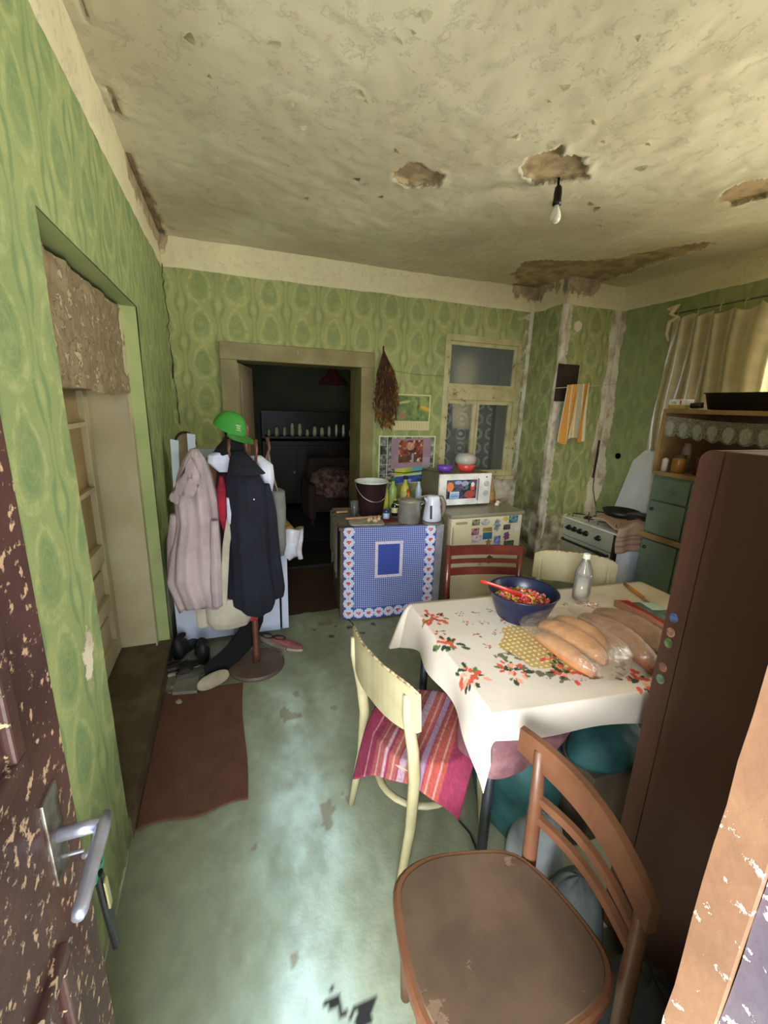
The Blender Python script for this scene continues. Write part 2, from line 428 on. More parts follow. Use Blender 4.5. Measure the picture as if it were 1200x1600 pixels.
# loose flakes of ceiling paint, each a curled chip of its own
flake_m = M('flake_paint', (.90, .88, .76), (.84, .80, .68), 8, .8)
spots = [(.62, 1.62), (.64, 1.5), (.60, 1.66), (.72, 2.56), (.80, 2.57), (.55, 1.95), (.57, 1.97), (1.31, 1.9), (.62, 1.3), (.64, 1.22), (.70, 1.12), (1.15, 1.2), (1.3, 1.33), (1.25, 1.72),
         (1.95, 2.25), (2.05, 2.32), (2.15, 2.3), (2.3, 2.45), (2.1, 2.6), (2.4, 2.3), (.3, 2.1), (.22, 1.8), (.1, 1.55), (.9, 2.7), (1.0, 2.62), (.5, 2.9), (.35, 2.6)]
for k in range(22): spots.append((random.uniform(-.2, 3.0), random.uniform(.9, 3.2)))
fl_meshes = []
for k in range(6):
    b = B(); n = 4; w = random.uniform(.010, .026); L = random.uniform(.018, .045); rows = []
    for i in range(n+1):
        t = i/n; ww = w*math.sin(PI*(.15+.75*t)); zc = -.011*t*t
        rows.append([b.verts.new((ww*random.uniform(.6, 1.2)*s, L*t, zc+.002*random.random())) for s in (-1, -.3, .4, 1)])
    for i in range(n):
        for j in range(3): b.faces.new((rows[i][j], rows[i][j+1], rows[i+1][j+1], rows[i+1][j]))
    bmesh.ops.solidify(b, geom=b.faces[:], thickness=.0025)
    m = bpy.data.meshes.new('paint_flake'); b.to_mesh(m); b.free(); m.materials.append(flake_m); fl_meshes.append(m)
cl = ORIG[ce.name]
for k, (x, y) in enumerate(spots):
    o = bpy.data.objects.new('paint_flake', fl_meshes[k % 6]); COL.objects.link(o); o.parent = ce
    zz = float(ceil_pos(np.array([x]), np.array([y]))[2][0])
    o.location = Vector((x, y, zz+.001))-cl; o.rotation_euler = (0, 0, random.uniform(-2.6, .4))
    o.scale = [random.uniform(.6, 1.25)]*3

# --- left wall with door recess
DY0, DY1, DZ = 1.44, 2.72, 2.055
def dmg_left(u, v):
    d = np.clip(1-np.hypot((u-1.31)/.14, (v-.86)/.20), 0, 1)*.80
    d = np.maximum(d, np.clip(.9-np.abs(v-.0)/.10, 0, 1)*(u > .2)*.7)
    d = np.maximum(d, np.clip(1.0-np.abs(u-2.78)/.05, 0, 1)*(v < .42)*.9)
    d = np.maximum(d, np.clip(1.0-np.abs(v-.28)/.22, 0, 1)*(u > 2.72)*(u < 3.0)*.75)
    return d
def grime_left(u, v): return np.clip(1.0-v/.45, 0, 1)*.8
me = grid_mesh('wall_left', [(.2, DY0, 0, ZC, .03), (DY0, DY1, DZ, ZC, .03), (DY1, YB, 0, ZC, .03)],
    lambda u, v: (XL+(fbm(u*3, v*3, 3)-.5)*.010, u, v), {'dmg': dmg_left, 'grime': grime_left})
wl = link_mesh('wall_left', me, PAPL); wl['kind'] = 'structure'
b = B(); box(b, XL-.30, XL-.006, .2, DY0, 0, ZC); box(b, XL-.30, XL-.006, DY1, YB+.35, 0, ZC); box(b, XL-.30, XL-.006, DY0, DY1, DZ, ZC)
struct('wall_left_core', b, M('reveal_green', (.70, .74, .50), (.64, .70, .46), 3, .8, peel=(.70, .68, .52), thr=.66, psc=7), wl)
# cornice bands, slightly proud
def cornice(name, pts, nrm, seed):
    (x0, y0), (x1, y1) = pts; L = math.hypot(x1-x0, y1-y0); dx, dy = (x1-x0)/L, (y1-y0)/L
    def pos(u, v):
        zb = ZB+(fbm(u*5, u*0, seed)-.5)*.012
        zz = zb+(ZC+.01-zb)*v/.22; k = np.where(v <= 0, 0, .009)
        k = k+.012*(fbm(u*6, v*8, seed+2)-.5)
        return x0+dx*u+nrm[0]*k, y0+dy*u+nrm[1]*k, zz
    def dm(u, v):
        X = x0+dx*u; Y = y0+dy*u
        return np.clip(.5-ceil_sd(X-nrm[0]*.0, Y+0*u)*5, 0, .62)*np.clip(.45+v/.22*.8, 0, 1.1)
    me = grid_mesh(name, [(0, L, 0, .22, .02)], pos, {'dmg': dm})
    o = link_mesh(name, me, CREAM); o['kind'] = 'structure'; return o
cornice('trim_1', ((XL, .2), (XL, YB)), (1, 0), 1)
cornice('trim_2', ((XL, YB), (3.04, YB)), (0, -1), 2)
cornice('trim_3', ((3.04, YB), (3.04, 3.5)), (-1, 0), 3)
cornice('trim_4', ((3.04, 3.5), (XR, 3.5)), (0, -1), 4)
cornice('trim_5', ((XR, 3.5), (XR, .2)), (-1, 0), 5)

# --- back wall with passage and window openings
def dmg_back(u, v):
    d = np.clip((1.12-v)/.25, 0, 1)*np.clip((u-1.9)/.5, 0, 1)*.72
    d = np.maximum(d, np.clip(1-np.abs(u-3.03)/.10, 0, 1)*.85)
    d = np.maximum(d, np.clip(1-np.abs(v-2.50)/.08, 0, 1)*np.clip((u-2.2)/.6, 0, 1)*.60)
    d = np.maximum(d, np.clip(1-np.abs(u-2.96)/.08, 0, 1)*.52)
    return d
def grime_back(u, v):
    return np.clip((1.5-v)/1.2, 0, 1)*np.clip((u-1.2)/1.2, 0, 1)*.95+np.clip((u-2.8)/.2, 0, 1)*.25*(v < 1.7)
me = grid_mesh('wall_back', [(XL, .09, 0, ZC, .03), (.09, 1.178, 1.92, ZC, .03), (1.178, 2.08, 0, ZC, .03), (2.08, 2.90, 0, .86, .03), (2.08, 2.90, 2.24, ZC, .03), (2.90, 3.04, 0, ZC, .02)],
    lambda u, v: (u, YB+(fbm(u*3, v*3, 13)-.5)*.008, v), {'dmg': dmg_back, 'grime': grime_back})
wb = link_mesh('wall_back', me, PAPER); wb['kind'] = 'structure'
b = B()
for a in ((XL-.3, .07), (1.198, 2.06), (2.92, XR+.3)): box(b, a[0], a[1], YB+.006, YB+.34, 0, ZC)
box(b, .07, 1.198, YB+.006, YB+.34, 1.94, ZC); box(b, 2.06, 2.92, YB+.006, YB+.34, 2.26, ZC); box(b, 2.06, 2.92, YB+.006, YB+.34, 0, .84)
struct('wall_back_core', b, M('plaster_core', (.5, .48, .36)), wb)
# the long crack down the left corner
b = B(); z = 2.60; x = XL+.012
while z > 1.42:
    dz = random.uniform(.03, .07); nx = XL+.010+.022*(2.6-z)+random.uniform(-.010, .010); wd = random.uniform(.002, .005) if z > 1.9 or z < 1.75 else .008
    prism(b, [(x-wd, YB-.009, z), (x+wd*.5, YB-.009, z), (nx+wd*.5, YB-.009, z-dz), (nx-wd, YB-.009, z-dz)], (0, .004, 0)); x = nx; z -= dz
struct('crack', b, M('crack_brown', (.22, .17, .12), rough=1), wb)

# --- chimney breast in the corner and right wall
def dmg_chim(u, v):   # u runs round the corner: 0..0.455 side, then front to 1.148
    w1 = .035+.03*vn(v*4, v*0, 3); w2 = .05+.05*vn(v*5, v*0+2, 4)
    d = np.clip(1.35-np.abs(u-.47)/w1*.75, 0, 1.2); d = np.maximum(d, np.clip(1.35-np.abs(u-1.148)/w2*.75, 0, 1.2))
    d = np.maximum(d, np.clip((.75-v)/.3, 0, 1)*.56); d = np.maximum(d, np.clip(1-np.hypot((u-.62)/.10, (v-2.38)/.10), 0, 1))
    return d
def chim_pos(u, v):
    s = u < .455; n = (fbm(u*8, v*5, 17)-.5)*.012; e = .014*np.clip(1-np.abs(u-.46)/.03, 0, 1)*(vn(v*9, v*0, 8) > .4)
    return np.where(s, 3.04-n+e, 3.04+(u-.455)), np.where(s, YB-u, 3.5+n+e), v
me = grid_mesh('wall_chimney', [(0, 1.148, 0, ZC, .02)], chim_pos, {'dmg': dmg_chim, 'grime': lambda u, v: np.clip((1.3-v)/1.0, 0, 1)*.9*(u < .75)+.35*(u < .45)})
wc = link_mesh('wall_chimney', me, wallpaper('wallpaper_chimney', .272, .29, (.4, .1), mid=(.64, .66, .44), light=(.78, .78, .54), dark=(.54, .60, .40))); wc['kind'] = 'structure'
# ragged ridge of exposed white plaster along the chipped corners
def ridge(name, xc, yc, nx, ny, w, seed, z0=.35, z1=ZB):
    n = 70; b = B(); prev = None
    for i in range(n+1):
        z = z0+(z1-z0)*i/n; l = w*(.6+.8*random.random()); r = w*(.6+.8*random.random()); h = .006+.012*random.random()
        cur = [b.verts.new(p) for p in ((xc-ny*l-nx*.0, yc-nx*0+.0*l, z), (xc+nx*h-ny*l*.3, yc+ny*h, z), (xc+nx*h+ny*0+abs(ny)*r*.3, yc+ny*h, z), (xc+abs(ny)*r, yc, z))]
        if prev:
            for k in range(3): b.faces.new((prev[k], prev[k+1], cur[k+1], cur[k]))
        prev = cur
    return struct(name, b, BARE, wc)
ridge('plaster_ridge', 3.07, 3.497, 0, -1, .045, 1, .25)
ridge('plaster_ridge', 3.69, 3.497, 0, -1, .055, 2, .35)
def dmg_right(u, v):
    w2 = .05+.06*vn(v*5, v*0+2, 9)
    d = np.clip(1.3-np.abs(u-3.5)/w2*.8, 0, 1.1); return np.maximum(d, np.clip((.5-v)/.3, 0, 1)*.5)
me = grid_mesh('wall_right', [(2.0, 3.5, 0, ZC, .03), (.35, 2.0, 0, 1.0, .05), (.35, 2.0, 2.42, ZC, .03), (.2, .35, 0, ZC, .05)],
    lambda u, v: (XR+(fbm(u*3, v*3, 23)-.5)*.008, u, v), {'dmg': dmg_right, 'grime': lambda u, v: .12+0*u})
wr = link_mesh('wall_right', me, PAPR); wr['kind'] = 'structure'
b = B(); box(b, XR+.006, XR+.3, 2.0, 3.6, 0, ZC); box(b, XR+.006, XR+.3, .35, 2.0, 0, 1.0); box(b, XR+.006, XR+.3, .35, 2.0, 2.42, ZC); box(b, XR+.006, XR+.3, -.1, .35, 0, ZC)
struct('wall_right_core', b, CREAM, wr)
b = B()
for (a, c, e, g) in ((.35, .41, 1.0, 2.42), (1.94, 2.0, 1.0, 2.42), (.41, 1.94, 1.0, 1.06), (.41, 1.94, 2.36, 2.42), (1.145, 1.205, 1.06, 2.36)): box(b, XR+.12, XR+.18, a, c, e, g)
w2 = struct('window_2', b, FRAMEC); b = B(); box(b, XR+.145, XR+.149, .41, 1.145, 1.06, 2.36); struct('pane', b, glassy('window_glass', (1, 1, 1), .02, .02), w2)
b = B(); box(b, XR+.145, XR+.149, 1.205, 1.94, 1.06, 2.36); struct('pane', b, MC['window_glass'], w2)

# --- near wall with the entrance doorway
b = B(); box(b, XL-.3, -.335, -.12, .2, 0, ZC+.02); box(b, .60, XR+.3, -.12, .2, 0, ZC+.02); box(b, -.335, .60, -.12, .2, 2.12, ZC+.02)
wn = struct('wall_near', b, M('near_plaster', (.75, .72, .60)))
# entrance door: frame, open leaf, handle, keys
ORANGE = M('peeling_ochre_post', (.48, .35, .25), (.40, .28, .20), 5, .5, peel=(.74, .66, .55), thr=.62, psc=34, bmp=.5, bsc=30)
MAUVE = M('peeling_mauve_post', (.34, .30, .32), (.28, .24, .27), 5, .5, peel=(.86, .84, .82), thr=.57, psc=16, bmp=.5)
PEELBR = M('peeling_brown_door', (.34, .22, .20), (.26, .155, .14), 4, .42, peel=(.78, .64, .50), thr=.59, psc=42, bmp=.8, bsc=24)
CHR = M('worn_chrome', (.78, .78, .84), (.66, .66, .72), 12, .38, .75, bmp=.03)
d1 = thing('door_1', None, None, (.1, .15, 0)); d1['kind'] = 'structure'
def rough_post(name, x0, x1, y0, y1, z0, z1, mat, par, amp=.0013):
    b = B(); n = 40; rs = []
    for i in range(n+1):
        z = z0+(z1-z0)*i/n; j = lambda: random.uniform(-amp, amp)
        rs.append([(x0+j(), y0, z), (x1, y0, z), (x1, y1+j()*.5, z), (x0+j(), y1+j(), z)])
    loft(b, rs); return obj(name, b, mat, par)
rough_post('door_post', .452, .60, .158, .20, 0, 2.12, ORANGE, d1)
rough_post('door_post', .460, .60, -.02, .157, 0, 2.12, MAUVE, d1, .001)
b = B(); box(b, -.335, -.322, -.05, .2, 0, 2.12); box(b, -.335, .45, -.05, .2, 2.07, 2.12); obj('door_frame', b, ORANGE, d1)
# leaf opened against the left wall
lf = B(); box(lf, -.322, -.284, .0, .712, .03, 2.05, .003)
leaf = obj('door_leaf', lf, PEELBR, d1)
for (z0, z1) in ((.18, .80), (1.12, 1.92)):
    b = B(); y0, y1 = .13, .585
    for (a, c, e, g) in ((y0, y1, z0, z0+.028), (y0, y1, z1-.028, z1), (y0, y0+.028, z0+.028, z1-.028), (y1-.028, y1, z0+.028, z1-.028)): box(b, -.285, -.272, a, c, e, g, .004)
    obj('panel_moulding', b, PEELBR, leaf)
b = B(); box(b, -.285, -.279, .606, .656, .88, 1.03, .002); obj('lock_plate', b, M('dull_steel', (.60, .58, .55), (.35, .28, .24), 20, .35, .8), leaf)
hb = []
for (y, w, zc, h) in ((.645, .010, .950, .012), (.62, .012, .950, .012), (.57, .011, .948, .010), (.51, .011, .945, .009), (.500, .008, .945, .007)):
    hb.append([(-.219+w*math.cos(t)*.9, y, zc+h*math.sin(t)) for t in [2*PI*k/10 for k in range(10)]])
bm_ = B(); tube(bm_, [(-.280, .631, .95), (-.219, .631, .95)], .0105, 12); loft(bm_, hb)
handle = obj('door_handle', bm_, CHR, leaf, smooth=True)
b = B(); tube(b, [(-.284, .66, .876), (-.262, .66, .876)], .003, 8); tube(b, [(-.262, .652, .872), (-.256, .66, .868), (-.254, .668, .872)], .004, 8)
kr = thing('key_bunch', 'bunch of keys with a black fob hanging from the lock of the peeling brown door', 'keys', (-.262, .66, .60))
obj('key', b, CHR, kr)
b = B()
for (dz, dy) in ((.845, .0), (.828, .018), (.835, -.016)):
    c = Vector((-.252, .665+dy, dz)); tube(b, [c+Vector((.002*math.sin(3*t), .016*math.cos(t), .016*math.sin(t))) for t in [2*PI*k/14 for k in range(15)]], .0035, 6)
obj('key_tag', b, M('green_plastic', (.16, .50, .36), rough=.4), kr)
b = B(); loft(b, [superring(-.252, .668+.004*k, .81-.035*k, .006, .008+.0035*math.sin(k/6*PI), 12) for k in range(7)]); obj('fob', b, M('black_plastic', (.05, .055, .055), rough=.4), kr)
b = B(); prism(b, [(-.243, .655, .80), (-.243, .668, .80), (-.243, .672, .735), (-.243, .660, .735)], (.003, 0, 0)); obj('key_blade', b, M('pale_brass', (.80, .76, .55), rough=.35, metal=.6), kr)

# --- recessed door in the left wall
CRM = M('cream_door_paint', (.80, .76, .62), (.74, .69, .54), 3, .45, peel=(.62, .54, .40), thr=.70, psc=8, bmp=.12)
TAN = M('tan_peeled_board', (.60, .53, .42), (.52, .45, .34), 18, .7, peel=(.72, .66, .53), thr=.57, psc=26, bmp=1.0, bsc=22)
d2 = thing('door_2', None, None, (-.6, 2.08, 0)); d2['kind'] = 'structure'
b = B(); box(b, -.70, -.502, 2.695, 2.72, .10, DZ); box(b, -.502, -.495, 2.66, 2.719, .10, 2.03); obj('door_post', b, CRM, d2)
me = grid_mesh('head_board', [(1.45, 2.70, 0, .42, .012)], lambda u, v: (-.498+.018*(fbm(u*14, v*14, 3, 3)-.5)*2+.004*vn(u*70, v*70, 2), u, 1.612+.012*np.sin((u-1.5)*5.5)*np.clip(1-v/.1, 0, 1)+v*1.0))
obj_hb = link_mesh('head_board', me, TAN, d2, smooth=True)
b = B(); box(b, -.70, -.51, 1.45, 2.70, 1.62, 2.03); obj('head_backing', b, TAN, d2)
b = B(); box(b, -.70, XL+.004, 1.45, 2.715, 0, .10); obj('threshold', b, M('dirty_threshold', (.42, .36, .26), (.30, .25, .18), 6, .7), d2)
lf = B()
y0, y1 = 1.46, 2.675
for (a, c, e, g) in ((2.60, 2.675, .11, 1.62), (2.03, 2.105, .11, 1.62), (1.46, 1.53, .11, 1.62)): box(lf, -.735, -.69, a, c, e, g, .004)
for (ya, yb) in ((1.53, 2.03), (2.105, 2.60)):
    for (z0, z1) in ((.11, .22), (.42, .50), (.70, .80), (1.10, 1.125), (1.44, 1.465)): box(lf, -.732, -.692, ya, yb, z0, z1, .003)
leaf2 = obj('door_leaf', lf, CRM, d2)
for (ya, yb) in ((1.53, 2.03), (2.105, 2.60)):
    for (z0, z1) in ((.22, .42), (.50, .70)):
        b = B(); box(b, -.728, -.715, ya, yb, z0, z1); box(b, -.716, -.704, ya+.04, yb-.04, z0+.035, z1-.035, .006); obj('door_panel', b, CRM, leaf2)
    for (z0, z1) in ((.80, 1.10), (1.125, 1.44), (1.465, 1.62)):
        b = B(); box(b, -.724, -.719, ya, yb, z0, z1); obj('pane', b, M('papered_pane', (.66, .56, .38), (.60, .50, .33), 5, .35), leaf2)
b = B(); box(b, -.76, -.74, 1.40, 2.76, 0, 2.06); obj('door_backing', b, M('tan_back', (.5, .42, .3)), d2)

# --- passage to the dark back room
d3 = thing('door_3', None, None, (.63, YB, 0)); d3['kind'] = 'structure'
def casing(name, x0, x1, z0, z1):
    b = B(); box(b, x0, x1, YB-.022, YB+.004, z0, z1, .006); return obj(name, b, OLIVE, d3)
casing('casing_post', -.045, .09, 0, 1.92); casing('casing_post', 1.178, 1.306, 0, 1.92); casing('casing_head', -.045, 1.306, 1.92, 2.058)
b = B(); box(b, .07, .09, YB+.004, YB+.36, 0, 1.94); obj('jamb', b, OLIVE, d3)
b = B(); box(b, 1.178, 1.198, YB+.004, YB+.36, 0, 1.94); obj('jamb', b, OLIVE, d3)
b = B(); box(b, .09, 1.178, YB+.004, YB+.36, 1.92, 1.94); obj('jamb', b, OLIVE, d3)
b = B(); box(b, .09, 1.178, YB-.01, YB+.34, .0, .02); obj('threshold', b, M('dark_threshold', (.14, .11, .09)), d3)
# leaf swung into the back room
b = B(); P0, P1 = Vector((.10, YB+.03, 0)), Vector((.245, 4.62, 0)); d = (P1-P0); nn = Vector((-d.y, d.x, 0)).normalized()*.035
prism(b, [P0+Vector((0, 0, .03)), P1+Vector((0, 0, .03)), P1+Vector((0, 0, 1.90)), P0+Vector((0, 0, 1.90))], nn)
lf3 = obj('door_leaf', b, M('grey_leaf_paint', (.66, .61, .50), (.60, .55, .44), 3, .5), d3)
b = B()
for (t0, t1, z0, z1) in ((.15, .85, .2, .9), (.15, .85, 1.05, 1.78)):
    a, c = P0+d*t0-nn*.2, P0+d*t1-nn*.2
    prism(b, [a+Vector((0, 0, z0)), c+Vector((0, 0, z0)), c+Vector((0, 0, z1)), a+Vector((0, 0, z1))], nn*.25)
obj('leaf_panel', b, M('grey_leaf_paint', (.66, .61, .50)), lf3)

# back room shell
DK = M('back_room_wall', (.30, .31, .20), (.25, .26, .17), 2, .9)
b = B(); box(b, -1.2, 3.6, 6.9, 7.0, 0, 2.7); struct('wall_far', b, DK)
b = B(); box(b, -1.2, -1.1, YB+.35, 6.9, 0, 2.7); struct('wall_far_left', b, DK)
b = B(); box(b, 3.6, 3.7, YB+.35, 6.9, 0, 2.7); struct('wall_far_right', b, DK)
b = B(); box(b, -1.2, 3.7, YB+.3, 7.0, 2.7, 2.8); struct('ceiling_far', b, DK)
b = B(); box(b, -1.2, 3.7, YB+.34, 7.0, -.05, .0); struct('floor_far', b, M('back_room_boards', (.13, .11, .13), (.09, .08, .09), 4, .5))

# --- inner window in the back wall with lace behind
w1 = thing('window_1', None, None, (2.49, YB, .86)); w1['kind'] = 'structure'
WF = M('cream_window_paint', (.76, .73, .56), (.68, .64, .46), 6, .45, peel=(.50, .44, .30), thr=.62, psc=12, bmp=.15)
def wbox(name, x0, x1, z0, z1, ya=YB-.014, yb=YB+.05, par=None, mat=WF):
    b = B(); box(b, x0, x1, ya, yb, z0, z1, .005); return obj(name, b, mat, par or w1)
wbox('casing_post', 2.035, 2.085, .86, 2.285); wbox('casing_post', 2.895, 2.955, .86, 2.285)
wbox('casing_head', 2.085, 2.895, 2.225, 2.285); wbox('transom', 2.085, 2.895, 1.665, 1.79, YB-.022)
wbox('sill', 2.02, 2.97, .83, .865, YB-.05)
up = B()
for (a, c, e, g) in ((2.085, 2.115, 1.79, 2.225), (2.86, 2.895, 1.79, 2.225), (2.115, 2.86, 1.79, 1.825), (2.115, 2.86, 2.19, 2.225)): box(up, a, c, YB+.012, YB+.045, e, g, .004)
ups = obj('upper_sash', up, WF, w1)
b = B(); box(b, 2.11, 2.865, YB+.026, YB+.030, 1.82, 2.195); obj('pane', b, glassy('old_pane', (.75, .80, .78), .12, .10), ups)
for (x0, x1) in ((2.085, 2.45), (2.455, 2.895)):
    s = B(); t = .042
    for (a, c, e, g) in ((x0, x0+t*.7, .865, 1.665), (x1-t, x1, .865, 1.665), (x0+t*.7, x1-t, .865, .93), (x0+t*.7, x1-t, 1.625, 1.665)): box(s, a, c, YB+.008, YB+.045, e, g, .004)
    sh = obj('sash', s, WF, w1)
    b = B(); box(b, x0+t*.6, x1-t*.9, YB+.026, YB+.029, .92, 1.63); obj('pane', b, glassy('clear_pane', (.9, .92, .9), .04, .04), sh)
def lace_pat(u, v, nt, V):
    a = (u*(1/.19)+10.2).fract()-.5; b = (v*(1/.155)+10.0).fract()-.5
    r = ((a*2.4)*(a*2.4)+(b*2.1)*(b*2.1)).sqrt()
    return ((r-.75).abs().ss(.25, .1)*.5+r.ss(.35, .2)*.6+nz(nt, V, 180, 2).ss(.45, .6)*.22+.10).mn(.9)
LACE = sheer('lace', (.80, .82, .80), .4, lace_pat)
for (nm, lab, x0, x1, z0, z1) in (('lace_curtain', 'patterned lace curtain behind the left lower sash of the inner window', 2.09, 2.46, .9, 1.66), ('lace_curtain', 'patterned lace curtain behind the right lower sash of the inner window', 2.47, 2.70, .9, 1.66), ('lace_curtain', 'faint lace curtain behind the upper pane of the inner window', 2.12, 2.84, 1.82, 2.20)):
    me = grid_mesh(nm, [(x0, x1, z0, z1, .015)], lambda u, v: (u, YB+.10+.014*np.sin(u*55), v)); o = link_mesh(nm, me, LACE if z0 < 1.5 else sheer('plain_net', (.52, .56, .46), .45), smooth=True); tag(o, lab, 'curtain')
b = B(); box(b, 2.07, 2.91, YB+.20, YB+.22, .85, 2.25); struct('window_1_shade', b, M('grey_green_blind', (.16, .18, .14)), w1) if False else b.free()

# ================================================================== THINGS IN THE BACK ROOM
b = B(); lathe(b, [(.19, 0), (.16, .06), (.09, .11), (.06, .17), (.045, .19)], (1.27, 5.5, 1.82), 20, cap0=False)
t = thing('ceiling_lamp', 'dark red scalloped lampshade hanging in the dark back room', 'lamp', (1.27, 5.5, 1.82))
obj('lamp_shade', b, M('dark_red_cloth', (.30, .05, .05), rough=.8), t, smooth=True)
b = B(); tube(b, [(1.27, 5.5, 2.0), (1.27, 5.5, 2.70)], .006, 6); obj('cord', b, VOIDM, t)
t = thing('sideboard', 'long dark glass-fronted sideboard against the far wall of the back room', 'sideboard', (1.1, 6.7, 0))
SBW = M('dark_polished_wood', (.16, .10, .07), (.10, .07, .05), 4, .35)
b = B(); box(b, .45, 1.95, 6.5, 6.88, .05, 1.02, .01); obj('body', b, SBW, t)
for k in range(3):
    b = B(); box(b, .48+k*.49, .95+k*.49, 6.48, 6.5, .12, .95, .006); dd = obj('door', b, SBW, t)
    b = B(); lathe(b, [(.012, 0), (.018, .015), (.01, .03)], (0, 0, 0), 10, cap1=True); bmesh.ops.transform(b, matrix=Matrix.Translation((.90+k*.49, 6.48, .55)) @ Matrix.Rotation(PI/2, 4, 'X'), verts=b.verts); obj('knob', b, CHR, dd)
b = B(); box(b, .45, 1.95, 6.55, 6.88, 1.05, 1.08); box(b, .45, .48, 6.55, 6.88, 1.08, 1.42); box(b, 1.92, 1.95, 6.55, 6.88, 1.08, 1.42); box(b, .45, 1.95, 6.55, 6.88, 1.42, 1.45); box(b, .48, 1.92, 6.86, 6.88, 1.08, 1.42); obj('glass_cabinet', b, SBW, t)
gl = M('glassware', (.85, .86, .62), (.6, .6, .45), 9, .1)
for k in range(12):
    x = .56+k*.115; b = B(); h = .10+.10*random.random(); r = .022+.014*random.random()
    lathe(b, [(r*.8, 0), (r, h*.3), (r*.9, h*.8), (r*.55, h)], (x, 6.66, 1.08), 12, cap1=True)
    tag(obj('glass', b, gl), ORD[k]+' glass from the left on the sideboard shelf in the dark back room', 'glass', 'glassware on the sideboard', )
# armchair heaped with clothes
t = thing('armchair', 'old armchair heaped with patterned bedding in the dark back room', 'armchair', (1.30, 5.6, 0))
b = B(); box(b, 1.0, 1.62, 5.35, 5.95, .18, .42, .04); obj('seat', b, M('brown_upholstery', (.24, .16, .13), rough=.9), t)
b = B(); box(b, 1.0, 1.62, 5.85, 6.02, .3, .85, .06); obj('backrest', b, M('brown_upholstery', (.24, .16, .13)), t)
for (x0) in (.92, 1.60):
    b = B(); box(b, x0, x0+.10, 5.35, 5.98, .1, .55, .03); obj('armrest', b, M('brown_upholstery', (.24, .16, .13)), t)
for (x, y) in ((.97, 5.4), (1.65, 5.4), (.97, 5.95), (1.65, 5.95)):
    b = B(); box(b, x-.02, x+.02, y-.02, y+.02, 0, .12); obj('leg', b, SBW, t)
def heap(name, cx, cy, z, a, bb, h, seed, colf, res=.03, rough=.9, smooth=True):
    """closed lumpy heap of cloth, printed with colf(angle, radius)"""
    n = 40; m = 14; bm = B(); rs = []
    for j in range(m+1):
        t = j/m; r = math.cos(t*PI/2)**.7; zz = z+h*math.sin(t*PI/2)
        rs.append([(cx+a*r*math.cos(q)*(1+.18*float(vn(q*1.5+9, t*4, seed))-.1), cy+bb*r*math.sin(q)*(1+.18*float(vn(q*2+5, t*3, seed+1))-.1), zz+.05*h*(float(vn(q*3+20, t*6, seed+2))-.5)*min(1, t*4)) for q in [2*PI*i/n for i in range(n)]])
    loft(bm, rs)
    return bm
bm = heap('x', 1.30, 5.62, .38, .36, .30, .36, 5, None); tag(obj('bedding_pile', bm, M('patterned_bedding', (.55, .42, .36), (.25, .14, .14), 14, .9), smooth=True), 'crumpled patterned bedding heaped on the armchair in the back room', 'bedding')
bm = heap('x', 1.86, 5.75, .45, .20, .22, .18, 9, None); 
t = thing('stool', 'dark stool under a blue cloth at the right of the dark back room', 'stool', (1.86, 5.75, 0))
obj('seat', (lambda q: (box(q, 1.68, 2.04, 5.58, 5.92, .42, .45, .008), q)[1])(B()), SBW, t)
for (x, y) in ((1.71, 5.61), (2.01, 5.61), (1.71, 5.89), (2.01, 5.89)):
    b = B(); box(b, x-.015, x+.015, y-.015, y+.015, 0, .42); obj('leg', b, SBW, t)
tag(obj('blue_cloth', bm, M('blue_cloth', (.22, .32, .50), (.12, .18, .32), 8, .9), smooth=True), 'crumpled blue cloth on the stool in the dark back room', 'cloth')
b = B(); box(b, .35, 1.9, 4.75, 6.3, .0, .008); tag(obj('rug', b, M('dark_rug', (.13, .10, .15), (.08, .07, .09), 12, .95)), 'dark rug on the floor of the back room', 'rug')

# ================================================================== ON THE BACK WALL
PRINT = printed('printed_paper', .6, 0)
def rgb(*c): return np.array(c)
def sheet(name, x0, x1, z0, z1, y, colf, res=.004, curl=.004, label=None, cat=None, skew=0, parent=None):
    me = grid_mesh(name, [(0, 1, 0, 1, res/(x1-x0))], lambda u, v: (x0+(x1-x0)*u, y-curl*np.sin(u*PI)*(1-v)-.001-.25*curl*fbm(u*4, v*4, 3), z0+(z1-z0)*v+skew*(u-.5)),
                   col=lambda u, v: colf(u, v))
    o = link_mesh(name, me, PRINT, parent)
    if label: tag(o, label, cat)
    return o
def mixn(a, b, k): return a*(1-k[:, None])+b*k[:, None]
def cal_top(u, v):   # leafy photograph with a yellow bird-like leaf, pale border, date strip under it
    n = fbm(u*5, v*4, 31); n2 = fbm(u*12, v*9, 32)
    c = mixn(rgb(.38, .47, .28), rgb(.60, .64, .38), np.clip((n-.35)*3, 0, 1)); c = mixn(c, rgb(.24, .32, .20), np.clip((n2-.55)*5, 0, 1)*.8)
    k = (np.hypot((u-.86)/.13, (v-.62-(u-.86)*-.3)/.06) < 1).astype(float); c = mixn(c, rgb(.85, .68, .25), k)
    k = (np.hypot((u-.28)/.16, (v-.78-(u-.28)*.2)/.035) < 1).astype(float); c = mixn(c, rgb(.72, .74, .42), k)
    k = (np.hypot((u-.25)/.1, (v-.40)/.09) < 1).astype(float); c = mixn(c, rgb(.62, .48, .32), k)
    brd = ((u < .03) | (u > .96) | (v > .965)).astype(float); c = mixn(c, rgb(.84, .84, .62), brd)
    low = (v < .26).astype(float); c = mixn(c, rgb(.84, .80, .60), low)
    dg = ((v < .22) & (v > .04) & ((u*14) % 1 > .62) & ((v*22) % 1 > .45)).astype(float)*.35; c = mixn(c, rgb(.5, .42, .3), dg)
    return c
sheet('wall_calendar', 1.515, 1.905, 1.355, 1.70, YB-.012, cal_top, label='upper wall calendar with a green leafy picture and a pale date strip', cat='calendar')
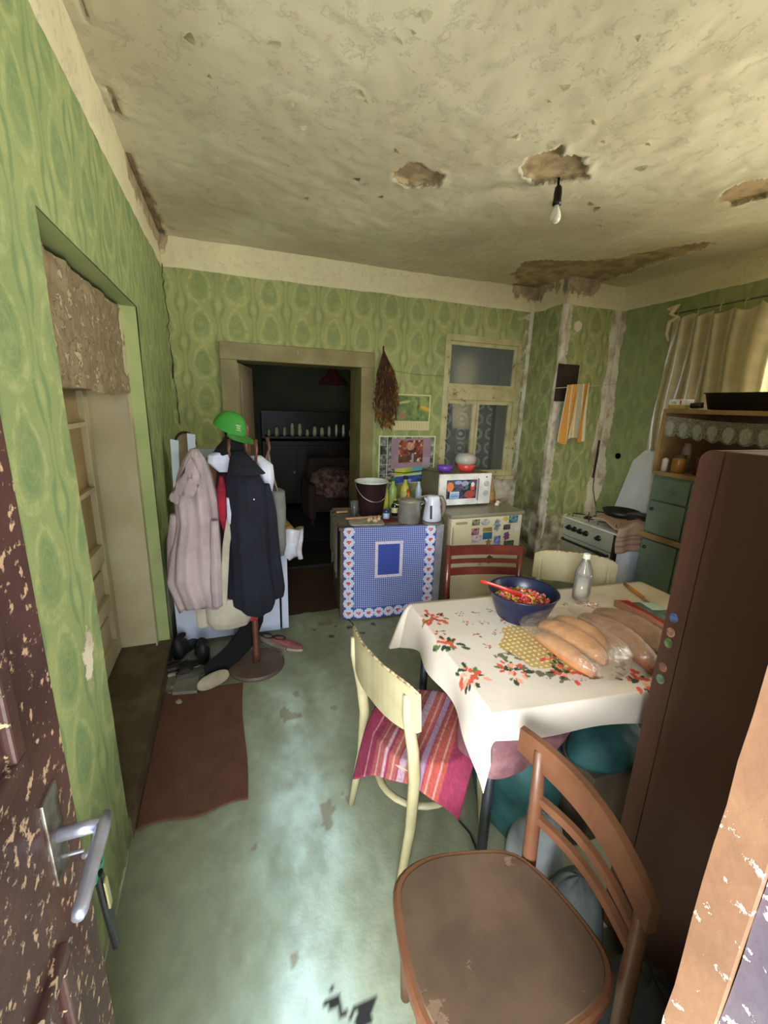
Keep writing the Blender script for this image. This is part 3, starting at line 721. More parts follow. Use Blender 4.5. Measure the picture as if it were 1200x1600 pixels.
def collage(u, v):
    gx = np.floor(u*7); gy = np.floor(v*5); t = vn(gx*3.1, gy*7.7, 4)
    g = fbm(u*20, v*16, 41); g = np.clip((g-.3)*2.2, 0, 1)*.55+.12+t*.12
    c = np.stack([g, g*.99, g*.96], 1)
    line = (((u*7) % 1 < .07) | ((v*5) % 1 < .05)).astype(float); c = mixn(c, rgb(.78, .78, .72), line)
    brd = ((u < .025) | (u > .975) | (v > .97) | (v < .02)).astype(float); return mixn(c, rgb(.82, .86, .66), brd)
sheet('photo_collage', 1.37, 1.985, .82, 1.30, YB-.012, collage, label='large black and white photo collage poster on the wall behind the bucket', cat='poster')
def cal_mid(u, v):
    n = fbm(u*9, v*7, 51); n2 = fbm(u*16, v*12, 52)
    c = mixn(rgb(.34, .14, .11), rgb(.62, .30, .22), np.clip((n-.3)*3, 0, 1)); c = mixn(c, rgb(.88, .74, .60), np.clip((n2-.55)*7, 0, 1))
    c = mixn(c, rgb(.25, .30, .20), ((v < .42) & (n > .42)).astype(float)*.8)
    k = (np.hypot((u-.48)/.10, (v-.74)/.13) < 1).astype(float); c = mixn(c, rgb(.82, .62, .50), k*.8)
    k = ((np.abs(u-.54) < .03) & (v < .5)).astype(float); c = mixn(c, rgb(.60, .60, .66), k)
    inn = ((u > .18) & (u < .80) & (v > .20) & (v < .94))
    bg = mixn(rgb(.56, .46, .50), rgb(.66, .54, .60), fbm(u*7, v*7, 53)); bg = mixn(bg, rgb(.74, .66, .74), ((u > .8) & (v < .35)).astype(float)*.6)
    return np.where(inn[:, None], c, bg)
sheet('picture_calendar', 1.50, 1.93, .975, 1.275, YB-.022, cal_mid, label='mauve bordered picture calendar with a reddish brown scene, hung over the photo collage', cat='calendar', skew=.012)
def land(u, v):
    c = mixn(rgb(.35, .55, .30), rgb(.80, .80, .25), np.clip(1.4-u*2+fbm(u*5, v*5, 61)*.5, 0, 1)); c = mixn(c, rgb(.35, .65, .80), ((u > .55) & (v > .55+.4*(1-u))).astype(float)*.8)
    c = mixn(c, rgb(.80, .84, .72), ((v > .42) & (v < .52+.08*u)).astype(float)); c = mixn(c, mixn(rgb(.14, .20, .52), rgb(.30, .42, .75), fbm(u*8, v*9, 62)), (v < .45).astype(float))
    return mixn(c, rgb(.62, .66, .86), ((np.abs(u-.48) < .07) & (v < .22)).astype(float))
sheet('landscape_booklet', 1.545, 1.865, .835, .985, YB-.034, land, label='small blue and yellow landscape booklet hanging below the mauve bordered calendar', cat='booklet', skew=.02)
# bunch of dried plants
t = thing('dried_plant_bunch', 'bunch of brown dried plants hanging beside the passage door casing', 'dried plants', (1.43, 3.90, 1.37))
b = B(); random.seed(11)
for k in range(150):
    a = random.uniform(-1, 1); top = Vector((1.385+a*.012, 3.925+random.uniform(-.02, .0), 2.08-abs(a)*.03))
    z = random.uniform(1.40, 1.85); wdt = .10 if z < 1.8 else .07
    m_ = Vector((1.40+a*wdt*.8+random.uniform(-.02, .02), 3.90+random.uniform(-.05, .02), (2.0+z)/2)); e = Vector((1.425+a*wdt+random.uniform(-.03, .03), 3.90+random.uniform(-.05, .02), z))
    tube(b, [top, m_, e], [.0022, .0035, .0015], 4, cap=False)
st_ = obj('dry_stems', b, M('dry_brown', (.36, .22, .10), (.24, .15, .08), 14, .9), t); st_['kind'] = 'stuff'
b = B()
for k in range(520):
    z = random.uniform(1.40, 1.96); k2 = (1-abs((z-1.68)/.33)**2.2); w = .014+.112*max(0, k2); x = 1.415+random.uniform(-w, w)+(1.68-z)*.04
    c = Vector((x, 3.905+random.uniform(-.045, .025), z)); r = random.uniform(.012, .030); d = Vector((random.uniform(-.4, .4), random.uniform(-.4, .4), -1)).normalized()*r*2; s = Vector((random.uniform(-1, 1), random.uniform(-1, 1), 0)).normalized()*r*.45
    v = [b.verts.new(c), b.verts.new(c+d*.5+s), b.verts.new(c+d), b.verts.new(c+d*.5-s+Vector((0, .004, 0)))]; b.faces.new(v)
l_ = obj('dry_leaves', b, M('dry_leaf', (.58, .38, .17), (.34, .21, .10), 30, .9), t); l_['kind'] = 'stuff'
b = B(); tube(b, [(1.385, 3.93, 2.12), (1.385, 3.925, 2.05)], .008, 6); obj('tie', b, M('dry_brown', (.36, .22, .10)), t)
b = B(); tube(b, [(1.40, 3.935, 1.92), (1.70, 3.92, 1.885), (2.04, 3.935, 1.885)], .0018, 5); tag(obj('wall_string', b, M('grey_wire', (.35, .36, .30))), 'thin string stretched from the dried plants to the inner window', 'string')
# line, towel and board on the chimney
b = B(); tube(b, [(2.98, 3.45, 1.80), (3.1, 3.43, 1.812), (3.42, 3.43, 1.838), (3.72, 3.43, 1.872)], .003, 6); tag(obj('clothes_line', b, M('pale_string', (.86, .84, .74))), 'pale string stretched across the chimney breast holding the striped towel', 'string')
def towel_col(u, v):
    s = (u*5.0+.06*np.sin(v*8)) % 1; idx = u*5
    org = rgb(.86, .58, .22); wht = rgb(.88, .84, .72); c = np.tile(wht, (len(u), 1))
    for (a, bb, k) in ((.02, .36, .85), (.70, .93, .95), (.45, .50, .5)): c = mixn(c, org, ((u > a) & (u < bb)).astype(float)*k)
    c = mixn(c, rgb(.55, .48, .40), ((u > .52) & (u < .66)).astype(float)*.45)
    c = mixn(c, wht, ((np.abs(u-.20) < .015)).astype(float)); return c*(.92+.16*fbm(u*60, v*60, 71))[:, None]
def towel_pos(u, v):
    z = 1.835-v*.55; x = 3.10+u*.27-(v*.035)*(1-u)+v*.02
    return x, 3.415+.018*np.sin(u*15+v*2)*(.4+v)-.012*np.sin(u*PI), z+.03*u-.03*(v > .01)*np.sin(u*9)*v
me = grid_mesh('towel', [(0, 1, 0, 1, .02)], towel_pos, col=towel_col)
o = link_mesh('striped_towel', me, printed('towel_cloth', .95, .4), smooth=True); tag(o, 'orange and white striped towel hanging on the string by the chimney', 'towel')
md = o.modifiers.new('s', 'SOLIDIFY'); md.thickness = .008
b = B(); box(b, 3.02, 3.27, 3.468, 3.484, 1.68, 2.03, .003); tag(obj('dark_board', b, DARKWOOD), 'dark brown board hung on the chimney breast above the striped towel', 'board')
b = B(); lathe(b, [(.03, 0), (.03, .01), (.012, .014)], (0, 0, 0), 14, cap1=True); bmesh.ops.transform(b, matrix=Matrix.Translation((XR-.002, 3.26, 1.16)) @ Matrix.Rotation(-PI/2, 4, 'Y'), verts=b.verts)
tag(obj('wall_socket', b, VOIDM), 'small round dark socket on the right wall beside the chimney', 'socket')
b = B(); tube(b, [(3.66, 3.47, 1.25), (3.64, 3.44, 1.02), (3.60, 3.40, .92), (3.40, 3.20, .84), (2.95, 2.72, .80)], .004, 6); tag(obj('stove_hose', b, M('dark_cable', (.10, .10, .09))), 'thin dark cable running from the chimney corner down to the stove', 'cable')
b = B()
tube(b, [(3.68, 3.48, 1.30), (3.675, 3.475, 1.12), (3.66, 3.47, .9)], .012, 6); tag(obj('wall_pipe', b, M('rusty_pipe', (.30, .22, .16), (.2, .14, .1), 20, .8)), 'short dark rusty pipe in the corner above the stove', 'pipe')

# ceiling lamp
t = thing('ceiling_bulb', 'bare white light bulb in a black socket hanging from the ceiling', 'light bulb', (1.735, 2.17, 2.60))
b = B(); tube(b, [(1.73, 2.17, 2.80), (1.733, 2.172, 2.77), (1.735, 2.17, 2.745)], .006, 8); obj('cord', b, VOIDM, t)
b = B(); lathe(b, [(.010, 2.765), (.018, 2.755), (.021, 2.73), (.021, 2.695), (.023, 2.69), (.023, 2.672)], (1.735, 2.17, 0), 18, cap0=True, cap1=True); obj('socket', b, M('black_bakelite', (.05, .05, .045), rough=.35), t, smooth=True)
b = B(); lathe(b, [(.0125, 2.672), (.014, 2.66), (.024, 2.640), (.029, 2.620), (.028, 2.602), (.018, 2.588), (.002, 2.584)], (1.735, 2.17, 0), 20, cap0=True, cap1=True); obj('bulb', b, M('milk_bulb', (.92, .91, .85), rough=.2, bmp=0), t, smooth=True)

# ================================================================== RIGHT WALL: CURTAIN
def cur_pos(u, v):
    y = 2.86-u*1.45; top = 2.40-.05*np.sin(u*1.45*PI/.17)**2; z = 1.25+(top-1.25)*v
    return 3.60+.045*np.sin(u*60+.8*np.sin(v*3))*(.6+.4*v)+.02*fbm(u*9, v*4, 5), y+.02*np.sin(v*5+u*9), z
def cur_pat(u, v, nt, V): return (nz(nt, V, 14, 4).ss(.35, .7)*.12+.84)
me = grid_mesh('window_curtain', [(0, 1, 0, 1, .009)], cur_pos)
tag(link_mesh('window_curtain', me, sheer('beige_curtain', (.84, .78, .62), .9, cur_pat, .16), smooth=True), 'gathered beige curtain over the window in the right wall', 'curtain')
b = B(); tube(b, [(3.64, 2.92, 2.425), (3.62, .4, 2.43)], .006, 8); tag(obj('curtain_rail', b, M('grey_wire', (.35, .36, .30))), 'thin wire rail carrying the beige curtain', 'curtain rail')
for k in range(6):
    b = B(); y = 2.80-k*.17; tube(b, [(3.605, y, 2.375), (3.60, y, 2.41), (3.615, y-.004, 2.445), (3.63, y, 2.425)], .004, 6); tag(obj('curtain_hook', b, M('pale_brass', (.80, .76, .55))), ORD[k]+' curtain hook from the left on the wire rail over the beige curtain', 'hook', 'curtain hooks')
b = B(); tube(b, [(3.60, 2.83, 2.43), (3.57, 2.86, 2.46), (3.58, 2.80, 2.47), (3.57, 2.84, 2.41), (3.58, 2.78, 2.38), (3.57, 2.84, 2.35), (3.59, 2.86, 2.26), (3.60, 2.84, 2.20)], [.012, .026, .026, .02, .022, .018, .014, .008], 10); tag(obj('curtain_tie', b, M('cream_cloth', (.84, .78, .62), rough=.9), smooth=True), 'knotted cream cloth tie at the left end of the beige curtain', 'curtain tie')

# ================================================================== COAT STAND AND WHAT HANGS ON IT
RW = M('reddish_wood', (.40, .24, .18), (.32, .18, .13), 5, .4)
t = thing('coat_stand', 'wooden coat stand on a round brown base hidden under coats by the passage door', 'coat stand', (.08, 2.42, 0))
b = B(); lathe(b, [(.165, .001), (.168, .012), (.16, .024), (.03, .03)], (.08, 2.42, 0), 36, cap0=True, cap1=True); obj('base', b, M('brown_round_base', (.40, .33, .29), (.34, .28, .24), 5, .5), t)
b = B(); lathe(b, [(.022, .028), (.024, .1), (.018, .12), (.018, 1.42), (.024, 1.44), (.02, 1.47), (.004, 1.49)], (.08, 2.42, 0), 14, cap0=True, cap1=True); obj('pole', b, RW, t, smooth=True)
for a in (.15, 1.4, 2.75, 3.9, 5.1):
    c, s = math.cos(a), math.sin(a); b = B()
    tube(b, [(.08+c*r, 2.42+s*r, z) for r, z in ((.01, 1.28), (.05, 1.24), (.10, 1.27), (.125, 1.34), (.115, 1.40))], [.009, .008, .008, .008, .011], 8); obj('hook', b, RW, t, smooth=True)
def garment(rows, n=64, folds=7, amp=.12, seed=1, lean=None, jag=.0):
    """hanging cloth: rows of (z, xc, yc, half width, half depth); folds deepen downward"""
    bm = B(); rs = []
    zz = [r[0] for r in rows][::-1]; R = []
    N = 34
    for i in range(N+1):
        z = rows[0][0]+(rows[-1][0]-rows[0][0])*i/N
        g = [float(np.interp(z, zz, [r[k] for r in rows][::-1])) for k in (1, 2, 3, 4)]
        f = min(1, .25+i/N*1.2); ring_ = []
        for j in range(n):
            q = 2*PI*j/n; m = 1+amp*f*(math.sin(folds*q+seed+1.3*math.sin(z*5+seed))+.6*math.sin((folds*2+1)*q+seed*2+z*3))
            m += amp*1.2*(float(vn(q*2+30, z*9, seed))-.5)
            dz = -jag*math.sin(q*2+seed)*(i/N)**3
            ring_.append((g[0]+g[2]*math.cos(q)*(.75+.25*m), g[1]+g[3]*math.sin(q)*m, z+dz))
        rs.append(ring_)
    loft(bm, rs); return bm
BEIGE = M('pink_beige_fleece', (.74, .67, .67), (.66, .59, .60), 5, .95, bmp=.4, bsc=90)
t = thing('beige_jacket', 'pinkish beige jacket hanging at the left of the coat stand', 'jacket', (-.19, 2.38, .46))
bm = garment([(1.345, -.175, 2.40, .02, .02), (1.29, -.18, 2.40, .055, .05), (1.20, -.185, 2.39, .088, .07), (1.08, -.185, 2.38, .105, .08), (.95, -.185, 2.38, .105, .085), (.8, -.205, 2.37, .125, .09), (.64, -.215, 2.37, .145, .095), (.47, -.19, 2.37, .125, .09)], folds=6, amp=.16, seed=2, jag=.03)
obj('body', bm, BEIGE, t, smooth=True)
bm = B()   # turned-out collar flap at the left shoulder
fl_rows = [[(-.19, 2.34, 1.31), (-.17, 2.315, 1.28), (-.15, 2.31, 1.22)], [(-.235, 2.33, 1.235), (-.20, 2.30, 1.21), (-.16, 2.295, 1.17)], [(-.285, 2.33, 1.15), (-.25, 2.30, 1.12), (-.19, 2.285, 1.12)], [(-.315, 2.34, 1.095), (-.27, 2.31, 1.07), (-.23, 2.29, 1.09)]]
vv = [[bm.verts.new(p) for p in r] for r in fl_rows]
for i in range(3):
    for j in range(2): bm.faces.new((vv[i][j], vv[i][j+1], vv[i+1][j+1], vv[i+1][j]))
bmesh.ops.solidify(bm, geom=bm.faces[:], thickness=.008); bmesh.ops.subdivide_edges(bm, edges=bm.edges[:], cuts=2, use_grid_fill=True, smooth=.6); obj('collar', bm, BEIGE, t, smooth=True)
bm = garment([(1.0, -.30, 2.41, .02, .03), (.85, -.315, 2.41, .035, .045), (.62, -.325, 2.41, .040, .05), (.55, -.32, 2.41, .036, .045)], folds=3, amp=.12, seed=5, n=28); obj('sleeve', bm, BEIGE, t, smooth=True)
bm = garment([(.98, -.10, 2.30, .02, .02), (.85, -.105, 2.295, .028, .03), (.60, -.115, 2.29, .032, .034), (.50, -.115, 2.29, .03, .03)], folds=3, amp=.10, seed=8, n=28); obj('sleeve', bm, BEIGE, t, smooth=True)
NAVY = M('navy_cloth', (.085, .095, .16), (.055, .06, .11), 6, .9, bmp=.3, bsc=60)
t = thing('navy_coat', 'long dark navy coat hanging at the front of the coat stand', 'coat', (.08, 2.33, .45))
bm = garment([(1.32, .045, 2.37, .025, .03), (1.26, .05, 2.35, .06, .06), (1.17, .065, 2.34, .098, .08), (1.02, .068, 2.33, .108, .085), (.85, .068, 2.33, .112, .085), (.68, .072, 2.33, .118, .09), (.52, .075, 2.33, .132, .09), (.45, .07, 2.33, .125, .08)], folds=5, amp=.12, seed=4, jag=.035)
obj('body', bm, NAVY, t, smooth=True)
bm = B(); loft(bm, [superring(.035+.012*k, 2.36-.028*k, 1.335-.035*k, .035+.02*k, .03+.012*k, 24, 2.4) for k in range(4)]); obj('hood', bm, NAVY, t, smooth=True)
bm = garment([(1.16, .17, 2.33, .02, .03), (1.0, .185, 2.33, .036, .04), (.75, .195, 2.32, .038, .045), (.55, .21, 2.32, .042, .045), (.50, .205, 2.32, .038, .04)], folds=3, amp=.12, seed=3, n=28); obj('sleeve', bm, NAVY, t, smooth=True)
b = B(); lathe(b, [(.004, 0), (.003, .003)], (0, 0, 0), 8, cap1=True); bmesh.ops.transform(b, matrix=Matrix.Translation((.10, 2.235, 1.10)) @ Matrix.Rotation(PI/2, 4, 'X'), verts=b.verts); obj('button', b, CHR, t)
bm = garment([(1.31, .00, 2.47, .03, .03), (1.22, -.01, 2.46, .07, .05), (1.0, -.01, 2.46, .085, .06), (.5, .01, 2.47, .09, .05)], folds=5, amp=.1, seed=6); tag(obj('plum_jacket', bm, M('plum_cloth', (.24, .10, .14), (.16, .07, .10), 8, .9), smooth=True), 'dark plum jacket squeezed between the beige jacket and the navy coat', 'jacket')
bm = garment([(1.20, -.055, 2.385, .01, .02), (1.12, -.055, 2.36, .028, .03), (.98, -.05, 2.35, .028, .03), (.90, -.04, 2.35, .02, .02)], folds=3, amp=.1, seed=9, n=30); tag(obj('red_scarf', bm, M('red_cloth', (.66, .12, .20), (.50, .08, .15), 9, .9), smooth=True), 'strip of red cloth showing between the beige jacket and the navy coat', 'scarf')
bm = garment([(1.10, -.028, 2.305, .008, .015), (1.02, -.022, 2.30, .016, .02), (.96, -.025, 2.30, .010, .015)], folds=2, amp=.1, seed=9, n=24); tag(obj('white_undershirt', bm, M('white_cloth', (.86, .87, .95), rough=.9), smooth=True), 'bit of pale white shirt showing beside the navy coat', 'shirt')
bm = garment([(1.34, .01, 2.43, .05, .04), (1.31, -.03, 2.42, .085, .05), (1.27, -.05, 2.42, .07, .05), (1.22, -.04, 2.42, .03, .03)], folds=4, amp=.14, seed=12, n=40); tag(obj('white_shirt', bm, M('white_cloth', (.86, .87, .95)), smooth=True), 'white shirt collar showing at the top left of the coat stand', 'shirt')
bm = garment([(1.30, .13, 2.44, .03, .03), (1.25, .16, 2.43, .06, .04), (1.18, .175, 2.43, .05, .05), (.95, .16, 2.44, .03, .03)], folds=4, amp=.14, seed=13, n=40); tag(obj('white_blouse', bm, M('white_cloth', (.86, .87, .95)), smooth=True), 'white blouse shoulder showing to the right of the navy coat', 'blouse')
bm = garment([(1.46, .02, 2.43, .05, .05), (1.40, .02, 2.43, .045, .05), (1.35, .0, 2.43, .07, .06), (1.27, -.02, 2.44, .10, .05), (1.15, .0, 2.45, .03, .03)], folds=4, amp=.08, seed=14, n=40); tag(obj('black_scarf', bm, M('black_cloth', (.035, .035, .04), rough=.95), smooth=True), 'black knitted scarf bunched on the coat stand right under the green cap', 'scarf')
# cream bag and red cloth low down
t = thing('cream_bag', 'cream cloth shoulder bag hanging low under the coats', 'bag', (-.06, 2.36, .33))
bm = garment([(.52, -.075, 2.34, .09, .05), (.46, -.07, 2.34, .115, .055), (.38, -.06, 2.34, .118, .06), (.345, -.06, 2.34, .10, .05)], folds=3, amp=.06, seed=15, n=44); CB = M('cream_canvas', (.74, .70, .63), (.66, .62, .55), 7, .95, bmp=.3); obj('body', bm, CB, t, smooth=True)
b = B(); tube(b, [(-.02, 2.30, 1.0), (-.05, 2.28, .85), (-.085, 2.285, .5)], .018, 8, flat=.25); obj('strap', b, CB, t)
b = B(); tube(b, [(-.20, 2.34, .47), (-.205, 2.33, .40), (-.20, 2.33, .36)], [.03, .028, .022], 8, flat=.35); obj('strap', b, CB, t)
bm = garment([(.62, .06, 2.40, .06, .04), (.5, .065, 2.40, .065, .04), (.42, .07, 2.40, .055, .04), (.335, .065, 2.40, .035, .03)], folds=4, amp=.1, seed=16, n=40); tag(obj('coral_cloth', bm, M('coral_cloth', (.74, .26, .28), (.62, .18, .22), 7, .9), smooth=True), 'coral red garment hem hanging beside the cream bag', 'garment')
# grey tote
t = thing('grey_tote_bag', 'limp grey tote bag hanging on the right hook of the coat stand', 'bag', (.235, 2.46, .72))
GT = M('grey_canvas', (.48, .48, .47), (.40, .40, .40), 6, .95, bmp=.3, bsc=70)
bm = B(); rs = []
for k in range(9):
    u = k/8; z = 1.10-u*.38; rs.append(superring(.225+.006*math.sin(u*5), 2.46+.02*math.sin(u*3), z, .048+.012*u-.02*(u > .97), .085-.02*math.sin(u*PI), 30, 2.6, .25))
loft(bm, rs); obj('body', bm, GT, t, smooth=True)
for dy in (-.035, .045):
    b = B(); tube(b, [(.205, 2.46+dy, 1.08), (.20, 2.45+dy*.5, 1.2), (.198, 2.445, 1.33), (.215, 2.45+dy*.6, 1.2), (.245, 2.47+dy, 1.08)], .010, 8, flat=.35); obj('handle', b, M('tote_handle', (.60, .56, .50), rough=.9), t)
# green cap
t = thing('baseball_cap', 'bright green baseball cap resting tilted on top of the coat stand', 'hat', (.0, 2.42, 1.42))
TM = Matrix.Translation((.0, 2.42, 1.447)) @ Matrix.Rotation(math.radians(-32), 4, 'Z') @ Matrix.Rotation(math.radians(26), 4, 'Y')
GR = M('green_cotton', (.24, .58, .22), (.20, .52, .19), 6, .8, bmp=.2, bsc=120)
bm = B(); rs = []
for k in range(10):
    q = k/9*PI/2; r = .088*math.cos(q)**.85; z = .093*math.sin(q); rs.append([(r*math.cos(p)*(1+.02*math.cos(6*p)), r*math.sin(p)*.93*(1+.02*math.cos(6*p)), z) for p in [2*PI*i/36 for i in range(36)]])
loft(bm, rs, cap=False); bm.faces.new(bm.verts[-36:]) if False else None
obj('crown', bm, GR, t, TM, smooth=True)
b = B(); lathe(b, [(.002, .094), (.007, .098), (.006, .101), (.001, .102)], (0, 0, 0), 10, cap1=True); obj('button', b, GR, t, TM)
bm = B(); top = []; 
for i in range(17):
    a = -1.15+2.3*i/16; row = []
    for k in range(6):
        r0 = .086; L = .072*math.cos(a/1.15*PI/2)**.55; rr = r0+L*k/5
        row.append(bm.verts.new((rr*math.cos(a)+.0, .93*rr*math.sin(a)*(1-.12*k/5), .004-.010*k/5-.10*(a*a)*.12*k/5)))
    top.append(row)
for i in range(16):
    for k in range(5): bm.faces.new((top[i][k], top[i][k+1], top[i+1][k+1], top[i+1][k]))
bmesh.ops.solidify(bm, geom=bm.faces[:], thickness=.004); obj('brim', bm, M('green_brim', (.38, .70, .36), (.34, .66, .32), 6, .8), t, TM, smooth=True)
# small white embroidered marks on the crown near the brim
b = B()
for (a, z, w, h) in ((-.62, .050, .030, .006), (-.60, .040, .022, .007), (-.64, .030, .010, .006), (-.50, .031, .016, .005)):
    n = 4; r = .0905*math.sqrt(max(.05, 1-(z/.093)**2))+.0015; tpts = []
    for i in range(n+1):
        p = a-w/2/.08+w/.08*i/n
        tpts.append((b.verts.new((r*math.cos(p), r*math.sin(p)*.93, z)), b.verts.new(((r-.003)*math.cos(p), (r-.003)*math.sin(p)*.93, z+h))))
    for i in range(n): b.faces.new((tpts[i][0], tpts[i+1][0], tpts[i+1][1], tpts[i][1]))
bmesh.ops.solidify(b, geom=b.faces[:], thickness=.001); obj('embroidery', b, M('white_thread', (.92, .95, .82), rough=.8), t, TM)

# white cabinet behind the coats
WHT = M('white_enamel', (.82, .85, .93), (.78, .81, .90), 3, .35)
t = thing('white_cabinet', 'low white cabinet behind the coat stand, its door standing slightly open', 'cabinet', (-.04, 2.98, 0))
b = B(); box(b, -.40, .32, 2.80, 3.24, .02, .74, .004); obj('body', b, WHT, t)
b = B(); box(b, -.395, -.045, 2.779, 2.797, .03, .73, .003); obj('door', b, WHT, t)
b = B(); prism(b, [(-.035, 2.779, .03), (.262, 2.765, .03), (.262, 2.765, .73), (-.035, 2.779, .73)], (0, .017, 0)); dr = obj('door', b, WHT, t)
b = B(); box(b, .264, .276, 2.788, 2.80, .03, .73); obj('door_gap', b, VOIDM, t)
b = B(); box(b, .278, .322, 2.772, 2.80, .03, .735, .003); obj('side_rail', b, WHT, t)
b = B(); box(b, .262, .278, 2.760, 2.772, .42, .435); obj('hinge', b, CHR, t)
def pc(u, v):
    k = np.clip((fbm(u*8, v*8, 81)-.42)*6, 0, 1); return mixn(rgb(.62, .46, .26), rgb(.84, .72, .50), k)
me = grid_mesh('patterned_oilcloth', [(0, 1, 0, 1, .05)], lambda u, v: (.10+.245*u+.04*v*u, 2.78+.02+.40*(1-v), .748+0*u-.0*v), col=pc)
o = link_mesh('patterned_oilcloth', me, PRINT); tag(o, 'brown and yellow patterned oilcloth on the white cabinet top', 'oilcloth')
o.modifiers.new('s', 'SOLIDIFY').thickness = .004
b = B(); rs = []
for k in range(8):
    u = k/7; z = .765-u*.20; rs.append([(.345+.030*u-.03*math.sin(u*3)+.010*math.sin(q*5+u*3)+(.085+.02*math.sin(u*4))*math.cos(q)*(1-.3*u), 2.755+.03*math.sin(q)*(1+.3*math.sin(q*4)), z+.015*math.sin(q*3)) for q in [2*PI*i/30 for i in range(30)]])
loft(b, rs); tag(obj('white_plastic_bag', b, M('white_plastic', (.86, .88, .95), (.80, .76, .78), 12, .3), smooth=True), 'crumpled white plastic bag at the corner of the white cabinet', 'plastic bag')
# mirror and boxes on the cabinet
t = thing('framed_mirror', 'white framed tan backed mirror leaning in the corner on the white cabinet', 'mirror', (-.32, 3.08, .74))
for (xa, xb, dz) in ((-.375, -.345, -.01), (-.27, -.24, .03)):
    b = B(); prism(b, [(xa, 3.04, .76), (xb, 3.04, .76), (xb+.02, 3.14, 1.33+dz), (xa+.0, 3.14, 1.34+dz)], (0, .02, 0)); obj('frame_rail', b, WHT, t)
b = B(); pts = [(-.345, 3.06, .78), (-.26, 3.06, .78), (-.245, 3.15, 1.30)]+[(-.293+.055*math.cos(q), 3.155, 1.31+.055*math.sin(q)) for q in [PI*k/8 for k in range(1, 8)]]+[(-.345, 3.15, 1.30)]
prism(b, pts, (0, .012, 0)); obj('backing', b, M('tan_panel', (.56, .48, .34), (.48, .40, .28), 5, .6), t)
b = B(); tube(b, [(-.285+.062*math.cos(q), 3.15, 1.30+.075*math.sin(q)) for q in [PI*k/10-.1 for k in range(0, 11)]], .008, 8); obj('arched_rim', b, M('dark_rim', (.16, .09, .06)), t)
b = B(); box(b, -.23, -.05, 3.05, 3.22, .742, 1.215, .004); tag(obj('brown_carton', b, M('carton', (.60, .46, .30), rough=.8)), 'tall brown carton standing on the white cabinet behind the coats', 'box')
b = B(); box(b, -.235, -.08, 3.02, 3.18, 1.217, 1.275, .006); tag(obj('grey_box', b, M('pale_grey_card', (.60, .66, .66), rough=.5)), 'flat pale grey box on top of the tall brown carton', 'box')

# ---------------- shoes, boots and rubble on the floor by the stand
def shoe(bm_up, bm_so, L, W, H, high=0.0):
    rs = []; so = []
    for k in range(13):
        u = k/12; w = W*(.62+.38*math.sin(min(1, u*1.15)*PI*.95+.25)) if u < .97 else W*.35
        w = max(w, W*.3)*(1-.35*max(0, (u-.85)/.15)); h = H*(.95-.55*u) if u > .35 else H*(.85+.15*u/.35)
        if high and u < .4: h += high*(1-u/.4*.6)
        rs.append([(L*(u-.5), w*math.cos(q), .014+h*.5+h*.5*math.sin(q)*(1 if math.sin(q) > 0 else .98)) for q in [2*PI*i/18 for i in range(18)]])
        so.append([(L*(u-.5)*1.02, w*1.05*math.copysign(abs(math.cos(q))**.5, math.cos(q)), .007+.009*math.sin(q)) for q in [2*PI*i/18 for i in range(18)]])
    loft(bm_up, rs); loft(bm_so, so)
def make_shoe(name, label, loc, rz, upm, som, L=.25, W=.042, H=.075, high=0, tilt=0, cat='shoe', opening=True):
    t = thing(name, label, cat, loc); T = Matrix.Translation(loc) @ Matrix.Rotation(rz, 4, 'Z') @ Matrix.Rotation(tilt, 4, 'X')
    a, c = B(), B(); shoe(a, c, L, W, H, high); obj('upper', a, upm, t, T, smooth=True); obj('sole', c, som, t, T, smooth=True)
    if opening:
        b = B(); lathe(b, [(.001, 0), (.030, .0), (.036, .006), (.032, .010), (.026, .002), (.001, -.001)], (0, 0, 0), 16, cap0=False); bmesh.ops.transform(b, matrix=Matrix.Translation((-L*.27, 0, .006+H+high*.75)) @ Matrix.Diagonal((1.4, .8, .8, 1)), verts=b.verts); obj('collar', b, M('shoe_lining', (.16, .13, .12), rough=.9), t, T)
    return t
BLK = M('black_shoe', (.05, .05, .055), (.09, .085, .08), 8, .6); GRY = M('grey_sole', (.52, .50, .46), rough=.8); PNK = M('pink_suede', (.62, .36, .36), (.50, .28, .30), 8, .85); TAU = M('taupe_suede', (.56, .48, .44), (.44, .38, .35), 9, .85)
make_shoe('slip_on_shoe', 'taupe slip-on shoe on the floor to the right of the coat stand base', (.20, 2.60, 0), -.9, TAU, GRY, .22, .038, .055)
make_shoe('slip_on_shoe', 'pinkish slip-on shoe lying nearest the green floor right of the coat stand', (.285, 2.565, 0), -.65, PNK, M('pale_sole', (.78, .72, .66), rough=.8), .22, .038, .055)
make_shoe('work_boot', 'dark ankle boot against the left wall end of the shoe pile', (-.335, 2.70, 0), 1.2, BLK, GRY, .26, .045, .07, .10)
make_shoe('work_boot', 'dark brown ankle boot in the middle of the shoe pile by the left wall', (-.245, 2.62, 0), 1.75, M('brown_boot', (.16, .12, .10), (.10, .08, .07), 8, .6), GRY, .26, .045, .07, .09)
make_shoe('grey_slipper', 'flat grey slipper at the front of the shoe pile', (-.27, 2.42, 0), .3, M('grey_felt', (.34, .32, .29), rough=.95), GRY, .2, .04, .045)
make_shoe('black_shoe', 'black shoe with a pale sole edge beside the left wall', (-.34, 2.50, 0), .2, BLK, M('pale_sole', (.78, .72, .66)), .22, .04, .055)
